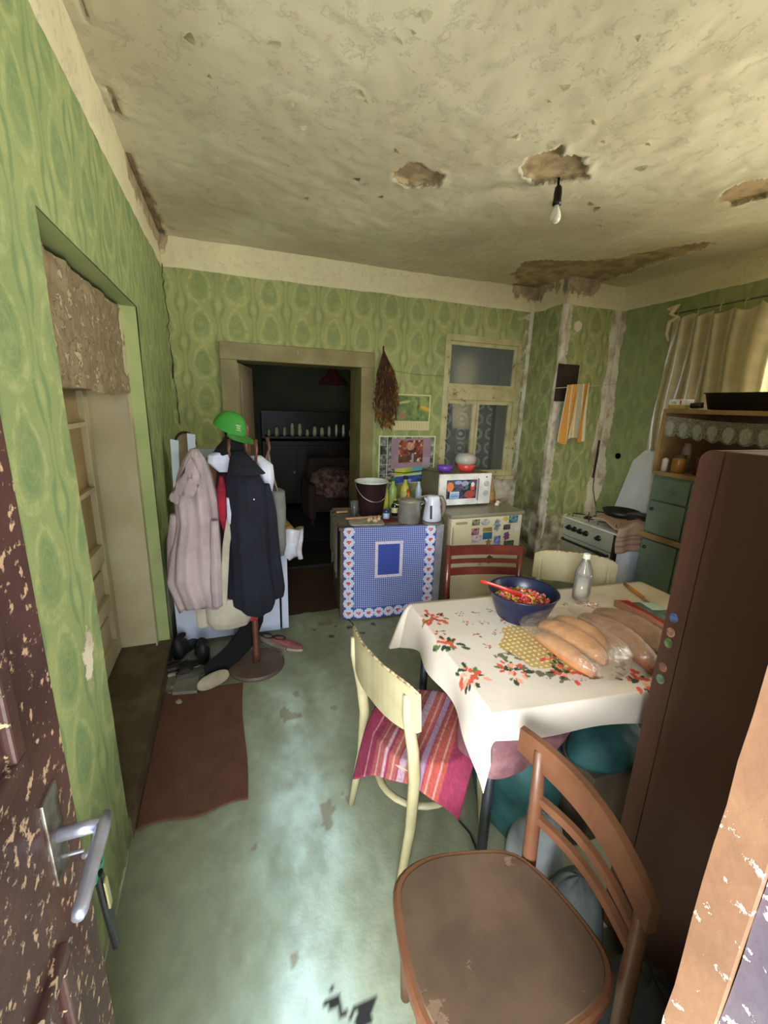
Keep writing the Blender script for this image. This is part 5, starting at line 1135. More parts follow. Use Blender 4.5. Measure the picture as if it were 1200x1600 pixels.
def cloth_col(X, Y):
    c = np.tile(rgb(.81, .76, .70), (len(X), 1))
    gx, gy = 1.10, 1.10; r = np.hypot((X-gx)/.21, (Y-gy)/.17); wob = .06*np.sin(9*np.arctan2(Y-gy, X-gx))
    k = (r < 1+wob).astype(float); net = ((np.hypot(((X*46) % 1)-.5, ((Y*46) % 1)-.5) < .25)).astype(float)
    g = mixn(rgb(.66, .52, .30), rgb(.76, .66, .42), fbm(X*18, Y*18, 5)); g = mixn(g, rgb(.92, .86, .66), net*.9); c = c*(1-k[:, None])+g*k[:, None]
    dk = ((r > .96) & (r < 1.30) & (X < 1.5) & (Y < 1.10) & (fbm(X*34, Y*34, 15) > .54)).astype(float); c = mixn(c, rgb(.30, .28, .18), dk*.8)
    for (x, y, a, bb, an, kd) in FLW:
        ca, sa = math.cos(an), math.sin(an); m = (np.abs(X-x) < a+.01) & (np.abs(Y-y) < a+.01)
        if not m.any(): continue
        dx = X[m]-x; dy = Y[m]-y; q = np.hypot((dx*ca+dy*sa)/a, (-dx*sa+dy*ca)/bb)
        cm = c[m]; cm[q < 1] = KC[kd]; c[m] = cm
    return c
def cloth_parts(s, t_):
    # s along near edge in metres (0..1.245), t_ across 0..1; overflow becomes hanging drop
    Ls = 1.245; W = .70; sc = np.clip(s/Ls, 0, 1); tc = np.clip(t_/W, 0, 1)
    P = (A_[None]*((1-sc)*(1-tc))[:, None]+B_[None]*(sc*(1-tc))[:, None]+C_[None]*(sc*tc)[:, None]+D_[None]*((1-sc)*tc)[:, None])
    hl = (.125+.055*np.exp(-((tc)/.10))+.075*np.clip((tc-.75)/.25, 0, 1))/.18; hf = (.082+.05*sc)/.10
    dl = np.clip(-s, 0, 1)*hl; dn = np.clip(-t_, 0, 1)*hf; dr_ = np.clip(s-Ls, 0, 1); df = np.clip(t_-W, 0, 1)*.9
    drop = dl+dn+dr_+df
    X = P[:, 0]-(.020*(dl > 0)*(1-np.exp(-dl/.02)))-dl*(.10+.20*(tc > .995)+.10*np.sin(tc*13+.5))+.02*(dr_ > 0)-.05*dn*(dl > 0)
    Y = P[:, 1]-(.016*(dn > 0)*(1-np.exp(-dn/.02)))-dn*(.08+.10*np.sin(sc*16))+.02*(df > 0)+df*.35+dl*(.02*np.sin(tc*17))
    cn = np.minimum(dl, df); X = X+cn*.1; Y = Y+cn*.35
    cn2 = np.minimum(dl, dn); X = X+cn2*.35
    Z = .7575-np.maximum(0, drop-.004)+.0012*(fbm(P[:, 0]*20, P[:, 1]*20, 7)-.5)*(drop <= 0)
    return X, Y, Z, P, dl, dn, dr_, df
def cloth_pos(s, t_): r = cloth_parts(s, t_); return r[0], r[1], r[2]
def ccol(s, t_):
    X, Y, Z, P, dl, dn, dr_, df = cloth_parts(s, t_); return cloth_col(P[:, 0]-dl+dr_, P[:, 1]-dn+df)
me = grid_mesh('tablecloth', [(-.18, 1.245+.12, -.10, .70+.13, .0042)], cloth_pos, col=ccol)
tc_ = link_mesh('tablecloth', me, printed('cotton_cloth', .85, .15), smooth=True); tag(tc_, 'white cotton tablecloth printed with red and green flower sprays and a gold centre', 'tablecloth')
# mauve under-cloth showing below the near corner
def uc(u, v):
    s = np.where(u < .25, 0, (u-.25)); X = np.where(u < .25, .668, .668+s)+0*u; Y = np.where(u < .25, .85+.25-u, .845-.117*s)
    dp = (.235+.01*np.sin(u*16)-.185*np.clip((u-.36)/.2, 0, 1))*v; return X-.001+(.010*np.sin(u*42))*v*(u < .25)+.012*v*(u>=.25), Y+.006+.008*np.sin(u*38)*v*(u >= .25), .745-dp
me = grid_mesh('under_cloth', [(.08, 1.40, 0, 1, .02)], uc); o = link_mesh('under_cloth', me, M('mauve_oilcloth', (.50, .36, .36), (.40, .27, .28), 22, .35, bmp=.1), smooth=True); tag(o, 'mauve patterned oilcloth showing under the white tablecloth at its near corner', 'oilcloth')

TZ = .7595
# blue bowl with chopped vegetables
t = thing('blue_bowl', 'dark blue plastic bowl of chopped vegetables on the table', 'bowl', (1.105, 1.31, TZ))
b = B(); lathe(b, [(.092, 0), (.098, .004), (.128, .085), (.138, .112), (.142, .116), (.138, .119), (.130, .113), (.120, .084), (.090, .010)], (1.105, 1.31, TZ), 44, cap1=True); obj('body', b, M('navy_plastic', (.085, .11, .22), (.07, .095, .19), 4, .35, bmp=0), t, smooth=True)
random.seed(8); VC = [M('veg_red', (.78, .28, .24), rough=.35, bmp=0), M('veg_pink', (.88, .50, .46), rough=.35, bmp=0), M('veg_yellow', (.82, .70, .26), rough=.35, bmp=0), M('veg_green', (.44, .50, .16), rough=.35, bmp=0)]
for mi, m in enumerate(VC):
    b = B()
    for k in range((130, 90, 60, 45)[mi]):
        r = .108*math.sqrt(random.random()); a = random.uniform(0, 2*PI); z = TZ+.066+.020*(1-(r/.108)**2)+random.uniform(0, .012); s = random.uniform(.005, .011)
        bmesh.ops.create_cube(b, size=1, matrix=Matrix.Translation((1.105+r*math.cos(a), 1.31+r*math.sin(a), z)) @ Matrix.Rotation(random.uniform(0, 3), 4, Vector((random.random(), random.random(), random.random()+.1)).normalized()) @ Matrix.Diagonal((s*1.6, s, s*.7, 1)))
    if mi == 0: lathe(b, [(.115, TZ+.064), (.06, TZ+.074), (.001, TZ+.08)], (1.105, 1.31, 0), 24, cap0=False)
    o = obj('chopped_vegetables', b, m, t); o['kind'] = 'stuff'
b = B(); tube(b, [(1.09, 1.30, TZ+.098), (1.03, 1.345, TZ+.118), (.985, 1.38, TZ+.130), (.955, 1.40, TZ+.136)], [.013, .008, .007, .009], 8, flat=.45); tag(obj('red_spoon', b, REDP, smooth=True), 'red plastic spoon resting on the rim of the blue bowl', 'spoon')
# plastic bottle
t = thing('water_bottle', 'half-full clear plastic bottle with a white cap on the table', 'bottle', (1.475, 1.365, TZ))
b = B(); lathe(b, [(.030, 0), (.037, .006), (.038, .05), (.036, .055), (.038, .06), (.038, .12), (.034, .145), (.018, .185), (.0135, .195), (.0135, .208)], (1.475, 1.365, TZ), 28, cap1=True); obj('body', b, glassy('pet_bottle', (.90, .88, .80), .06, .16), t, smooth=True)
b = B(); lathe(b, [(.028, .002), (.035, .006), (.036, .105)], (1.475, 1.365, TZ), 24, cap1=True); obj('water', b, glassy('cloudy_water', (.88, .85, .72), .05, .30), t, smooth=True)
b = B(); lathe(b, [(.0155, .198), (.0155, .218), (.013, .221)], (1.475, 1.365, TZ), 20, cap0=True, cap1=True); obj('bottle_cap', b, M('white_cap', (.92, .91, .84), rough=.4), t)
# bread
BR = M('bread_crust', (.80, .56, .34), (.66, .42, .22), 7, .65, bmp=.4, bsc=50); BR2 = M('bread_dark_crust', (.62, .40, .27), (.50, .31, .20), 7, .65, bmp=.4, bsc=50)
def loaf(name, label, p, q, r, mat, hgt, seed, sq=1.0, group=None):
    p, q = Vector(p), Vector(q); n = 22; bm = B(); rs = []; d = (q-p); L = d.length; d.normalize(); s = Vector((-d.y, d.x, 0))
    for i in range(n+1):
        u = i/n; k = max(.12, math.sin(PI*min(1, max(0, u*.94+.03)))**.38); w = r*k*(1+.10*math.sin(seed+u*9)); c = p+d*(L*u)+s*(.006*math.sin(u*6+seed))
        h = hgt*k*(1-.05*max(0, math.cos(u*L/.045*2*PI)))
        rs.append([c+s*(w*math.cos(a))+Vector((0, 0, h*.46+h*.5*math.sin(a)*(1 if math.sin(a) > 0 else .9))) for a in [2*PI*j/20 for j in range(20)]])
    loft(bm, rs); o = obj(name, bm, mat, smooth=True); return tag(o, label, 'bread', group)
loaf('bread_loaf', 'golden long loaf nearest the table front inside the left plastic bag', (1.045, 1.14, TZ), (1.065, .885, TZ), .036, BR, .062, 1)
loaf('bread_loaf', 'middle golden loaf inside the left plastic bag, the widest of the three', (1.115, 1.20, TZ), (1.155, .925, TZ), .046, BR, .078, 2)
loaf('bread_loaf', 'golden loaf at the right side of the left plastic bag', (1.195, 1.215, TZ), (1.225, .985, TZ), .040, BR, .072, 3)
loaf('bread_loaf', 'dark brown loaf at the front of the right plastic bag', (1.325, 1.20, TZ), (1.285, .83, TZ), .052, BR2, .085, 4)
loaf('bread_loaf', 'dark brown loaf at the back of the right plastic bag', (1.42, 1.22, TZ), (1.43, .84, TZ), .052, BR2, .085, 5)
b = B(); prism(b, [(1.475, 1.19, TZ+.05), (1.53, 1.17, TZ+.05), (1.50, .92, TZ+.05), (1.455, .94, TZ+.05)], (0, 0, .028)); box(b, 1.47, 1.52, .95, 1.15, TZ, TZ+.052, .006); tag(obj('red_packet', b, M('dark_red_packet', (.58, .14, .12), (.48, .10, .10), 9, .35)), 'dark red packet lying along the right plastic bread bag', 'packet')
def sheer_plastic(name, col, opac, rough=.18):
    m, nt, bs = newmat(name); nt.nodes.remove(bs); out = nt.nodes['Material Output']
    t = nt.nodes.new('ShaderNodeBsdfTransparent'); g = nt.nodes.new('ShaderNodeBsdfGlossy'); g.inputs['Roughness'].default_value = rough; g.inputs[0].default_value = (.9, .9, .9, 1); d = nt.nodes.new('ShaderNodeBsdfDiffuse'); d.inputs[0].default_value = (*lin(col), 1)
    tc = nt.nodes.new('ShaderNodeTexCoord'); h = nz(nt, tc.outputs['Object'], 34, 4, .6)
    bp = nt.nodes.new('ShaderNodeBump'); bp.inputs['Strength'].default_value = .9; bp.inputs['Distance'].default_value = .012; nt.links.new(h.s, bp.inputs['Height']); nt.links.new(bp.outputs[0], g.inputs['Normal']); nt.links.new(bp.outputs[0], d.inputs['Normal'])
    a = nt.nodes.new('ShaderNodeMixShader'); a.inputs[0].default_value = opac; nt.links.new(t.outputs[0], a.inputs[1]); nt.links.new(d.outputs[0], a.inputs[2])
    c = nt.nodes.new('ShaderNodeMixShader'); c.inputs[0].default_value = .10; nt.links.new(a.outputs[0], c.inputs[1]); nt.links.new(g.outputs[0], c.inputs[2]); nt.links.new(c.outputs[0], out.inputs[0]); return m
BAGM = sheer_plastic('bag_plastic', (.88, .78, .68), .17)
def bag(name, label, rows, seed):
    bm = B(); rs = []
    for i, (x, y, a, h) in enumerate(rows):
        rs.append([(x+a*math.cos(q)*(1+.07*(float(vn(q*2+20, i*.9, seed))-.5)*2), y, TZ+.002+max(0, h*.5+h*.5*math.sin(q)*(1+.10*(float(vn(q*3+20, i*.7, seed+3))-.5)*2))) for q in [2*PI*j/36 for j in range(36)]])
    loft(bm, rs); tag(obj(name, bm, BAGM, smooth=True), label, 'plastic bag')
bag('plastic_bag', 'clear plastic bag around the three golden loaves beside the blue bowl', [(1.12, 1.27, .03, .02), (1.12, 1.24, .085, .06), (1.13, 1.18, .125, .088), (1.135, 1.05, .135, .092), (1.14, .93, .125, .088), (1.13, .88, .10, .08), (1.13, .855, .05, .045)], 3)
bag('plastic_bag', 'clear plastic bag around the two dark brown loaves near the dark cabinet', [(1.40, 1.31, .02, .025), (1.40, 1.27, .06, .06), (1.39, 1.22, .12, .095), (1.39, 1.05, .132, .100), (1.37, .90, .125, .098), (1.36, .83, .10, .09), (1.36, .80, .05, .05)], 7)
# knife, booklet
t = thing('wooden_knife', 'knife with a long yellow wooden handle at the far right corner of the table', 'knife', (1.77, 1.33, TZ))
b = B(); tube(b, [(1.815, 1.425, TZ+.008), (1.79, 1.36, TZ+.009), (1.765, 1.28, TZ+.008)], [.009, .011, .010], 10, flat=.65); obj('handle', b, M('yellow_wood', (.74, .52, .24), (.64, .42, .18), 6, .5), t, smooth=True)
b = B(); prism(b, [(1.772, 1.283, TZ+.006), (1.754, 1.279, TZ+.006), (1.715, 1.16, TZ+.006), (1.735, 1.17, TZ+.006)], (0, 0, .0018)); obj('blade', b, STL, t)
def mag(u, v): return mixn(mixn(rgb(.10, .18, .14), rgb(.45, .55, .52), fbm(u*5, v*5, 7)), rgb(.78, .84, .80), ((u > .55) & (v > .5)).astype(float)*.8)
me = grid_mesh('green_magazine', [(0, 1, 0, 1, .02)], lambda u, v: (1.565+.18*u+.03*v, 1.10+.15*v-.02*u, TZ+.012+.004*np.sin(u*5)), col=mag); o = link_mesh('green_magazine', me, PRINT); tag(o, 'small dark green booklet on the table near the dark cabinet', 'booklet'); o.modifiers.new('s', 'SOLIDIFY').thickness = .009

# ================================================================== CHAIRS
WCH = M('old_cream_chair_paint', (.70, .66, .52), (.63, .585, .44), 5, .5, peel=(.50, .38, .24), thr=.72, psc=14, bmp=.12)
def cream_chair(label, loc, rz, label_seat=None):
    """bentwood chair facing local +x"""
    t = thing('cream_chair', label, 'chair', loc); T = RT(loc, rz)
    for s in (-1, 1):
        b = B(); tube(b, [(-.205, s*.178, .775), (-.20, s*.18, .70), (-.172, s*.178, .56), (-.158, s*.175, .44), (-.165, s*.178, .25), (-.205, s*.185, .004)], [.014, .018, .020, .021, .019, .014], 12, flat=.8); obj('leg', b, WCH, t, T, smooth=True)
        b = B(); tube(b, [(.155, s*.145, .43), (.17, s*.155, .22), (.188, s*.165, .004)], [.019, .017, .013], 12); obj('leg', b, WCH, t, T, smooth=True)
    bm = B(); n = 16; rows = []
    for i in range(n+1):
        u = -1+2*i/n; y = u*.215; x = -.232+.052*(abs(u)**2.0)+.012*(1-abs(u)); hh = .085*(1-.25*abs(u)**6)
        rows.append([(x-.007-.0*hh, y, .725-hh), (x+.007, y, .725-hh), (x+.003, y, .725), (x-.003, y, .725+hh+.004), (x-.015, y, .725+hh+.004), (x-.011, y, .725)])
    loft(bm, rows); obj('backrest', bm, WCH, t, T, smooth=False)
    b = B(); tube(b, [(-.241+.052*(abs(u)**2.0)+.012*(1-abs(u))+.0, u*.214, .8145-.25*.085*abs(u)**6) for u in [-1+2*i/16 for i in range(17)]], .0045, 6); obj('worn_rim', b, M('worn_edge', (.40, .28, .18), (.80, .72, .55), 60, .7), t, T)
    bm = B(); loft(bm, [superring(0, 0, z, a, a*.97, 36, 2.6) for z, a in ((.415, .185), (.42, .195), (.440, .197), (.446, .188))]); obj('seat', bm, WCH, t, T, smooth=False)
    b = B(); tube(b, [(.168*math.cos(q), .158*math.sin(q), .255) for q in [2*PI*k/28 for k in range(29)]], .010, 8, flat=1.4); obj('stretcher', b, WCH, t, T, smooth=True)
    return t
cc1 = cream_chair('cream bentwood chair at the table end with a striped cloth on its seat', (.62, 1.185, 0), math.radians(10))
cream_chair('cream bentwood chair behind the table in front of the stove', (1.665, 1.575, 0), math.radians(-128))
# striped woven cloth over the seat
def wcol(u, v):
    s = u; c = np.tile(rgb(.56, .13, .26), (len(u), 1))
    for (a, bb, k) in ((.20, .34, (.66, .26, .20)), (.36, .40, (.58, .44, .52)), (.41, .50, (.64, .28, .22)), (.50, .56, (.66, .52, .58)), (.57, .66, (.62, .30, .26)), (.68, .70, (.70, .56, .58)), (.71, .80, (.60, .26, .26))): c = mixn(c, rgb(*k), ((s > a) & (s < bb)).astype(float))
    for a in (.24, .31, .45, .62, .76, .87): c = mixn(c, rgb(.78, .58, .56), (np.abs(s-a) < .006).astype(float)*.8)
    c = c*.82+c.mean(axis=1, keepdims=True)*.10; return c*(.84+.26*vn(u*160, v*160, 9))[:, None]
def wpos(u, v):
    a = math.radians(38); p = -.25+.50*v; q = -.20+.41*u; X = p*math.cos(a)-q*math.sin(a)+.012; Y = p*math.sin(a)+q*math.cos(a)+.0; m = np.array(RT((.62, 1.185, 0), math.radians(10)))
    edge = np.maximum(0, np.hypot(X/.19, Y/.19)-1.0)*.19
    X2 = np.where(edge > 0, X*(1-.25*edge/(np.hypot(X, Y)+1e-6)), X); Y2 = np.where(edge > 0, Y*(1-.25*edge/(np.hypot(X, Y)+1e-6)), Y)
    Z = .4545-np.minimum(edge*1.0, .14)+.004*np.sin(u*18+v*7)+.006*fbm(u*6, v*6, 3)
    return m[0, 0]*X2+m[0, 1]*Y2+m[0, 3], m[1, 0]*X2+m[1, 1]*Y2+m[1, 3], Z
me = grid_mesh('striped_cloth', [(0, 1, 0, 1, .012)], wpos, col=wcol); o = link_mesh('striped_cloth', me, printed('woven_cloth', .95, .5), smooth=True); tag(o, 'crimson striped woven cloth on the seat of the cream bentwood chair', 'cloth'); o.modifiers.new('s', 'SOLIDIFY').thickness = .005
# red-brown slatted chair before the refrigerator
RB = M('red_brown_varnish', (.38, .15, .10), (.30, .11, .08), 6, .3)
loc = (1.235, 1.665, 0); rz = math.radians(-104); t = thing('red_brown_chair', 'red-brown varnished slat-back chair behind the table in front of the refrigerator', 'chair', loc); T = RT(loc, rz)
for s in (-1, 1):
    b = B(); tube(b, [(-.215, s*.205, .865), (-.20, s*.205, .60), (-.175, s*.20, .44), (-.20, s*.20, .003)], [.015, .018, .020, .014], 8, flat=1.1); obj('leg', b, RB, t, T, smooth=True)
    b = B(); tube(b, [(.17, s*.18, .43), (.18, s*.185, .003)], [.019, .014], 8); obj('leg', b, RB, t, T, smooth=True)
    b = B(); tube(b, [(-.185, s*.20, .22), (.17, s*.185, .22)], .009, 8); obj('stretcher', b, RB, t, T)
for (z, h) in ((.838, .026), (.775, .011), (.715, .020)):
    b = B(); rows = []
    for i in range(13):
        u = -1+2*i/12; x = -.205-.02*(1-u*u); rows.append([(x-.007, u*.205, z-h), (x+.007, u*.205, z-h), (x+.005, u*.205, z+h), (x-.009, u*.205, z+h)])
    loft(b, rows); obj('slat', b, RB, t, T)
bm = B(); loft(bm, [superring(0, 0, z, .205, .20, 32, 4.5) for z in (.425, .447)]); obj('seat', bm, RB, t, T)

# near brown chair
BW = M('brown_bentwood', (.42, .27, .18), (.34, .21, .13), 5, .45, stretch=None, bmp=.1); SEATM = M('worn_brown_seat', (.34, .26, .19), (.27, .20, .145), 5, .55, peel=(.42, .33, .25), thr=.66, psc=7, bmp=.15)
t = thing('brown_chair', 'brown bentwood chair nearest the entrance with a worn plywood seat', 'chair', (.52, .55, 0))
sp = [(.30, .66), (.325, .735), (.42, .762), (.55, .735), (.66, .70), (.70, .62), (.725, .50), (.72, .42), (.66, .375), (.52, .365), (.40, .37), (.31, .40), (.275, .50)]
def smooth_poly(P, n=3):
    for _ in range(n):
        Q = []
        for i in range(len(P)):
            a, c = P[i], P[(i+1) % len(P)]; Q += [(a[0]*.75+c[0]*.25, a[1]*.75+c[1]*.25), (a[0]*.25+c[0]*.75, a[1]*.25+c[1]*.75)]
        P = Q
    return P
sp = smooth_poly(sp, 2); cx, cy = .51, .55
bm = B(); loft(bm, [[(cx+(x-cx)*k, cy+(y-cy)*k, z) for x, y in sp] for z, k in ((.415, .96), (.420, 1.0), (.442, 1.0), (.448, .97))], cap=True); obj('seat_frame', bm, BW, t)
bm = B(); loft(bm, [[(cx+(x-cx)*k, cy+(y-cy)*k, z) for x, y in sp] for z, k in ((.447, .93), (.4505, .915), (.4500, .6), (.4497, .03))], cap=True); obj('seat_panel', bm, SEATM, t)
for (x, y, dx, dy) in ((.355, .70, .02, .02), (.335, .42, -.02, -.02)):
    b = B(); tube(b, [(x, y, .43), (x+dx*.5, y+dy*.5, .2), (x+dx, y+dy, .003)], [.021, .018, .014], 12); obj('leg', b, BW, t, smooth=True)
for (x, y, s) in ((.695, .675, 1), (.725, .395, -1)):
    b = B(); tube(b, [(x+.06, y+.02*s, .003), (x+.012, y, .25), (x, y, .45), (x-.005, y, .62), (x-.010-.012*(s<0), y+.006*s, .775-.06*(s<0))], [.015, .019, .021, .019, .014], 12, flat=.8); obj('leg', b, BW, t, smooth=True)
# wide curved crest rail and two thin bent rails
def rail(name, P, h, th):
    b = B(); rows = []
    for i, (x, y, z) in enumerate(P):
        a = Vector(P[min(i+1, len(P)-1)])-Vector(P[max(i-1, 0)]); a.z = 0; a.normalize(); nn = Vector((a.y, -a.x, 0))*th; c = Vector((x, y, z)); hh = h*(1-.18*abs(i/(len(P)-1)*2-1)**4)
        rows.append([c-nn-Vector((0, 0, hh)), c+nn-Vector((0, 0, hh)), c+nn+Vector((0, 0, hh)), c-nn+Vector((0, 0, hh))])
    loft(b, rows); return obj(name, b, BW, t)
def arc(y0, y1, x0, x1, bow, z0, z1, n=16): return [(x0+(x1-x0)*u+bow*math.sin(PI*u), y0+(y1-y0)*u, z0+(z1-z0)*u) for u in [i/n for i in range(n+1)]]
rail('crest_rail', arc(.735, .350, .668, .672, .045, .772, .712), .040, .009)
rail('back_rail', arc(.672, .400, .692, .708, .030, .635, .600), .012, .008)
rail('back_rail', arc(.672, .400, .694, .712, .026, .575, .540), .012, .008)
b = B(); tube(b, [(cx-.01+.165*math.cos(q), cy+.15*math.sin(q), .24) for q in [2*PI*k/24 for k in range(25)]], .009, 8, flat=1.3); obj('stretcher', b, BW, t, smooth=True)

# ================================================================== TALL DARK CABINET BY THE ENTRANCE
t = thing('tall_cabinet', 'tall dark brown cabinet with rounded top corners right of the table by the entrance', 'cabinet', (1.33, .45, 0))
DB = M('dark_brown_paint', (.35, .215, .16), (.32, .195, .145), 2, .55, bmp=.03)
def rrect(x0, x1, z0, z1, r, y, n=6):
    P = []
    for (cx_, cz, a0) in ((x1-r, z1-r, 0), (x0+r, z1-r, PI/2)):
        P += [(cx_+r*math.cos(a0+PI/2*k/n), y, cz+r*math.sin(a0+PI/2*k/n)) for k in range(n+1)]
    return P+[(x0, y, z0), (x1, y, z0)]
bm = B(); y0, y1, zt = .215, .60, 1.525
P = [(1.02, y0, .03), (1.02, y1, .03), (1.02, y1, zt)]+[(1.02, y0, zt)]
box(bm, 1.02, 1.66, .215, .621, .03, 1.523, .004); obj('body', bm, DB, t)
bm = B(); side = [(y, z) for y, z in [(.622, .05), (.672, .05)]+[(.672-.028+.028*math.cos(a), 1.523-.028+.028*math.sin(a)) for a in [PI/2*k/6 for k in range(7)]]+[(.622, 1.523)]]
prism(bm, [(1.02, y, z) for y, z in side], (.64, 0, 0)); dr = obj('door', bm, DB, t)
bm = B(); box(bm, 1.62, 1.645, .672, .70, .85, 1.1, .004); obj('handle', bm, CHR, dr)
for z, c in ((1.105, (.40, .50, .72)), (1.065, (.72, .52, .44)), (1.035, (.46, .58, .36)), (.965, (.70, .46, .40)), (.93, (.50, .60, .46))):
    bm = B(); prism(bm, [(1.0195, .650+.011*math.cos(q), z+.013*math.sin(q)) for q in [2*PI*k/14 for k in range(14)]], (-.0015, 0, 0)); obj('sticker', bm, M('sticker_%d' % int(z*1000), c, tuple(x*.6 for x in c), 60, .5, bmp=0), dr)
bm = B(); box(bm, 1.04, 1.64, .23, .60, 0, .03); obj('plinth', bm, VOIDM, t)

# ================================================================== TEAL KITCHEN CUPBOARD
t = thing('kitchen_cupboard', 'grey-green painted kitchen cupboard with an open pale wooden top shelf, right of the stove', 'cupboard', (2.85, 1.45, 0))
TE = M('teal_grey_paint', (.43, .50, .44), (.38, .44, .39), 4, .45, bmp=.05); WD = M('pale_shelf_wood', (.64, .52, .34), (.52, .40, .25), 5, .5)
b = B(); box(b, 2.57, 3.05, .95, 1.955, .04, 1.215, .004); obj('body', b, TE, t)
for (x0, x1, y0, y1, z0, z1) in ((2.56, 3.05, .94, 1.965, 1.215, 1.24), (2.56, 3.05, .94, 1.965, 1.60, 1.625)):
    b = B(); box(b, x0, x1, y0, y1, z0, z1, .003); obj('shelf_board', b, WD, t)
for (y0, y1) in ((1.945, 1.965), (.94, .96)):
    b = B(); box(b, 2.56, 3.05, y0, y1, 1.24, 1.60, .003); obj('side_board', b, WD, t)
b = B(); box(b, 3.03, 3.05, .96, 1.945, 1.24, 1.60); obj('back_board', b, M('pinkish_back', (.50, .42, .38)), t)
b = B(); box(b, 2.545, 2.58, .94, 1.965, .80, .835, .003); obj('worktop_edge', b, WD, t)
for i, y in enumerate((1.70, 1.44, 1.18, .95)):
    pass
for k in range(4):
    ya = .965+k*.245; yb = ya+.235
    b = B(); box(b, 2.548, 2.569, ya, yb, 1.06, 1.20, .004); d_ = obj('drawer', b, TE, t)
    b = B(); prism(b, [(2.548, (ya+yb)/2+.04*math.cos(q), 1.13+.018*math.sin(q)) for q in [PI+PI*j/8 for j in range(9)]], (-.018, 0, 0)); obj('handle', b, M('teal_grey_paint', (.32, .39, .33)), d_)
    for (z0, z1) in ((.845, 1.05), (.08, .79)):
        b = B(); box(b, 2.548, 2.569, ya, yb, z0, z1, .004); d_ = obj('door', b, TE, t)
        b = B(); bmesh.ops.create_uvsphere(b, u_segments=12, v_segments=8, radius=.012, matrix=Matrix.Translation((2.540, yb-.03, z1-.05))); obj('knob', b, M('dark_knob', (.16, .17, .15), rough=.4), d_, smooth=True)
# lace shelf valance
def lv(u, v, nt, V):
    a = (u*(1/.085)+.1).fract()-.5; b = (v*(1/.10)+.0)-.45; r = ((a*2.2)*(a*2.2)+(b*2.0)*(b*2.0)).sqrt()
    return (r.ss(.85, .55)*.45+nz(nt, V, 120, 2).ss(.4, .6)*.25+.25).mn(.92)
me = grid_mesh('lace_valance', [(0, .96, 0, .11, .006)], lambda u, v: (2.553-.004*np.sin(u*60), 1.935-u, 1.578-.11*.92+v*.92+.020*np.abs(np.sin(u*PI/.085))*(v < .02)*-1+.028*np.sin(np.clip((u-.0)/.9, 0, 1)*PI)*-.8*(1-0*v)+.006), uvf=lambda u, v: (u, v))
o = link_mesh('lace_valance', me, sheer('lace_pale', (.84, .87, .82), .6, lv), smooth=True); tag(o, 'scalloped white lace valance hanging across the open shelf of the kitchen cupboard', 'valance')
# jars on the shelf
ZS = 1.2405
t = thing('honey_jar', 'amber jar with a dark lid on the open shelf of the kitchen cupboard', 'jar', (2.62, 1.86, ZS))
b = B(); lathe(b, [(.036, 0), (.040, .006), (.040, .085), (.034, .095)], (2.63, 1.85, ZS), 22, cap1=True); obj('body', b, M('amber_jar', (.60, .42, .18), (.52, .36, .16), 8, .2), t, smooth=True)
b = B(); lathe(b, [(.037, .095), (.038, .11)], (2.63, 1.85, ZS), 20, cap0=True, cap1=True); obj('lid', b, M('dark_olive_lid', (.28, .28, .20), rough=.4), t)
t = thing('white_mug', 'white mug with a red mark at the left end of the cupboard shelf', 'mug', (2.64, 1.925, ZS))
b = B(); lathe(b, [(.018, 0), (.019, .065), (.018, .075), (.006, .085)], (2.60, 1.918, ZS), 16, cap1=True); obj('body', b, M('white_ceramic', (.82, .80, .76), rough=.3), t, smooth=True)
b = B(); tube(b, [(2.60, 1.936, ZS+.055), (2.60, 1.945, ZS+.045), (2.60, 1.940, ZS+.022)], .004, 6); obj('handle', b, M('red_plastic', (.70, .16, .10)), t)
b = B(); lathe(b, [(.03, 0), (.03, .13), (.02, .16), (.02, .175)], (2.75, 1.90, ZS), 18, cap1=True); tag(obj('pale_carton', b, M('pinkish_carton', (.62, .52, .48), rough=.6), smooth=True), 'tall pinkish container at the back of the cupboard shelf behind the amber jar', 'container')
for k, (y, h, c) in enumerate(((1.74, .12, (.30, .14, .10)), (1.66, .10, (.55, .50, .44)))):
    b = B(); lathe(b, [(.03, 0), (.034, h*.8), (.026, h)], (2.66, y, ZS), 18, cap1=True); tag(obj('shelf_jar', b, M('shelf_jar_%d' % k, c, rough=.3), smooth=True), ('dark red jar right of the amber jar on the cupboard shelf', 'beige jar behind the edge of the tall dark cabinet on the shelf')[k], 'jar')
# on top
ZU = 1.6265
t = thing('margarine_tub', 'white and yellow food tub on top of the kitchen cupboard', 'tub', (2.65, 1.93, ZU))
b = B(); loft(b, [superring(2.65, 1.93-.0, ZU+z, a, a*1.25, 28, 5) for z, a in ((0, .040), (.002, .042), (.025, .044))]); obj('body', b, M('yellow_tub', (.72, .64, .30), rough=.4), t)
b = B(); loft(b, [superring(2.65, 1.93, ZU+z, a, a*1.25, 28, 5) for z, a in ((.025, .045), (.055, .047), (.058, .046))]); obj('upper', b, M('white_carton', (.88, .87, .84), rough=.5), t)
b = B(); box(b, 2.600, 2.604, 1.925, 1.955, ZU+.033, ZU+.047); obj('printed_label', b, M('grey_print', (.45, .46, .48), (.8, .8, .78), 90, .5), t)
b = B(); box(b, 2.600, 2.604, 1.893, 1.899, ZU+.028, ZU+.052); obj('red_stripe', b, M('red_plastic', (.70, .16, .10)), t)
b = B(); tube(b, [(2.66, 1.87, ZU+.022), (2.665, 1.80, ZU+.026)], .016, 10, flat=.7); tag(obj('dark_purple_handle', b, M('dark_purple', (.14, .07, .14), rough=.4), smooth=True), 'dark purple pan handle lying between the food tub and the black tray', 'handle')
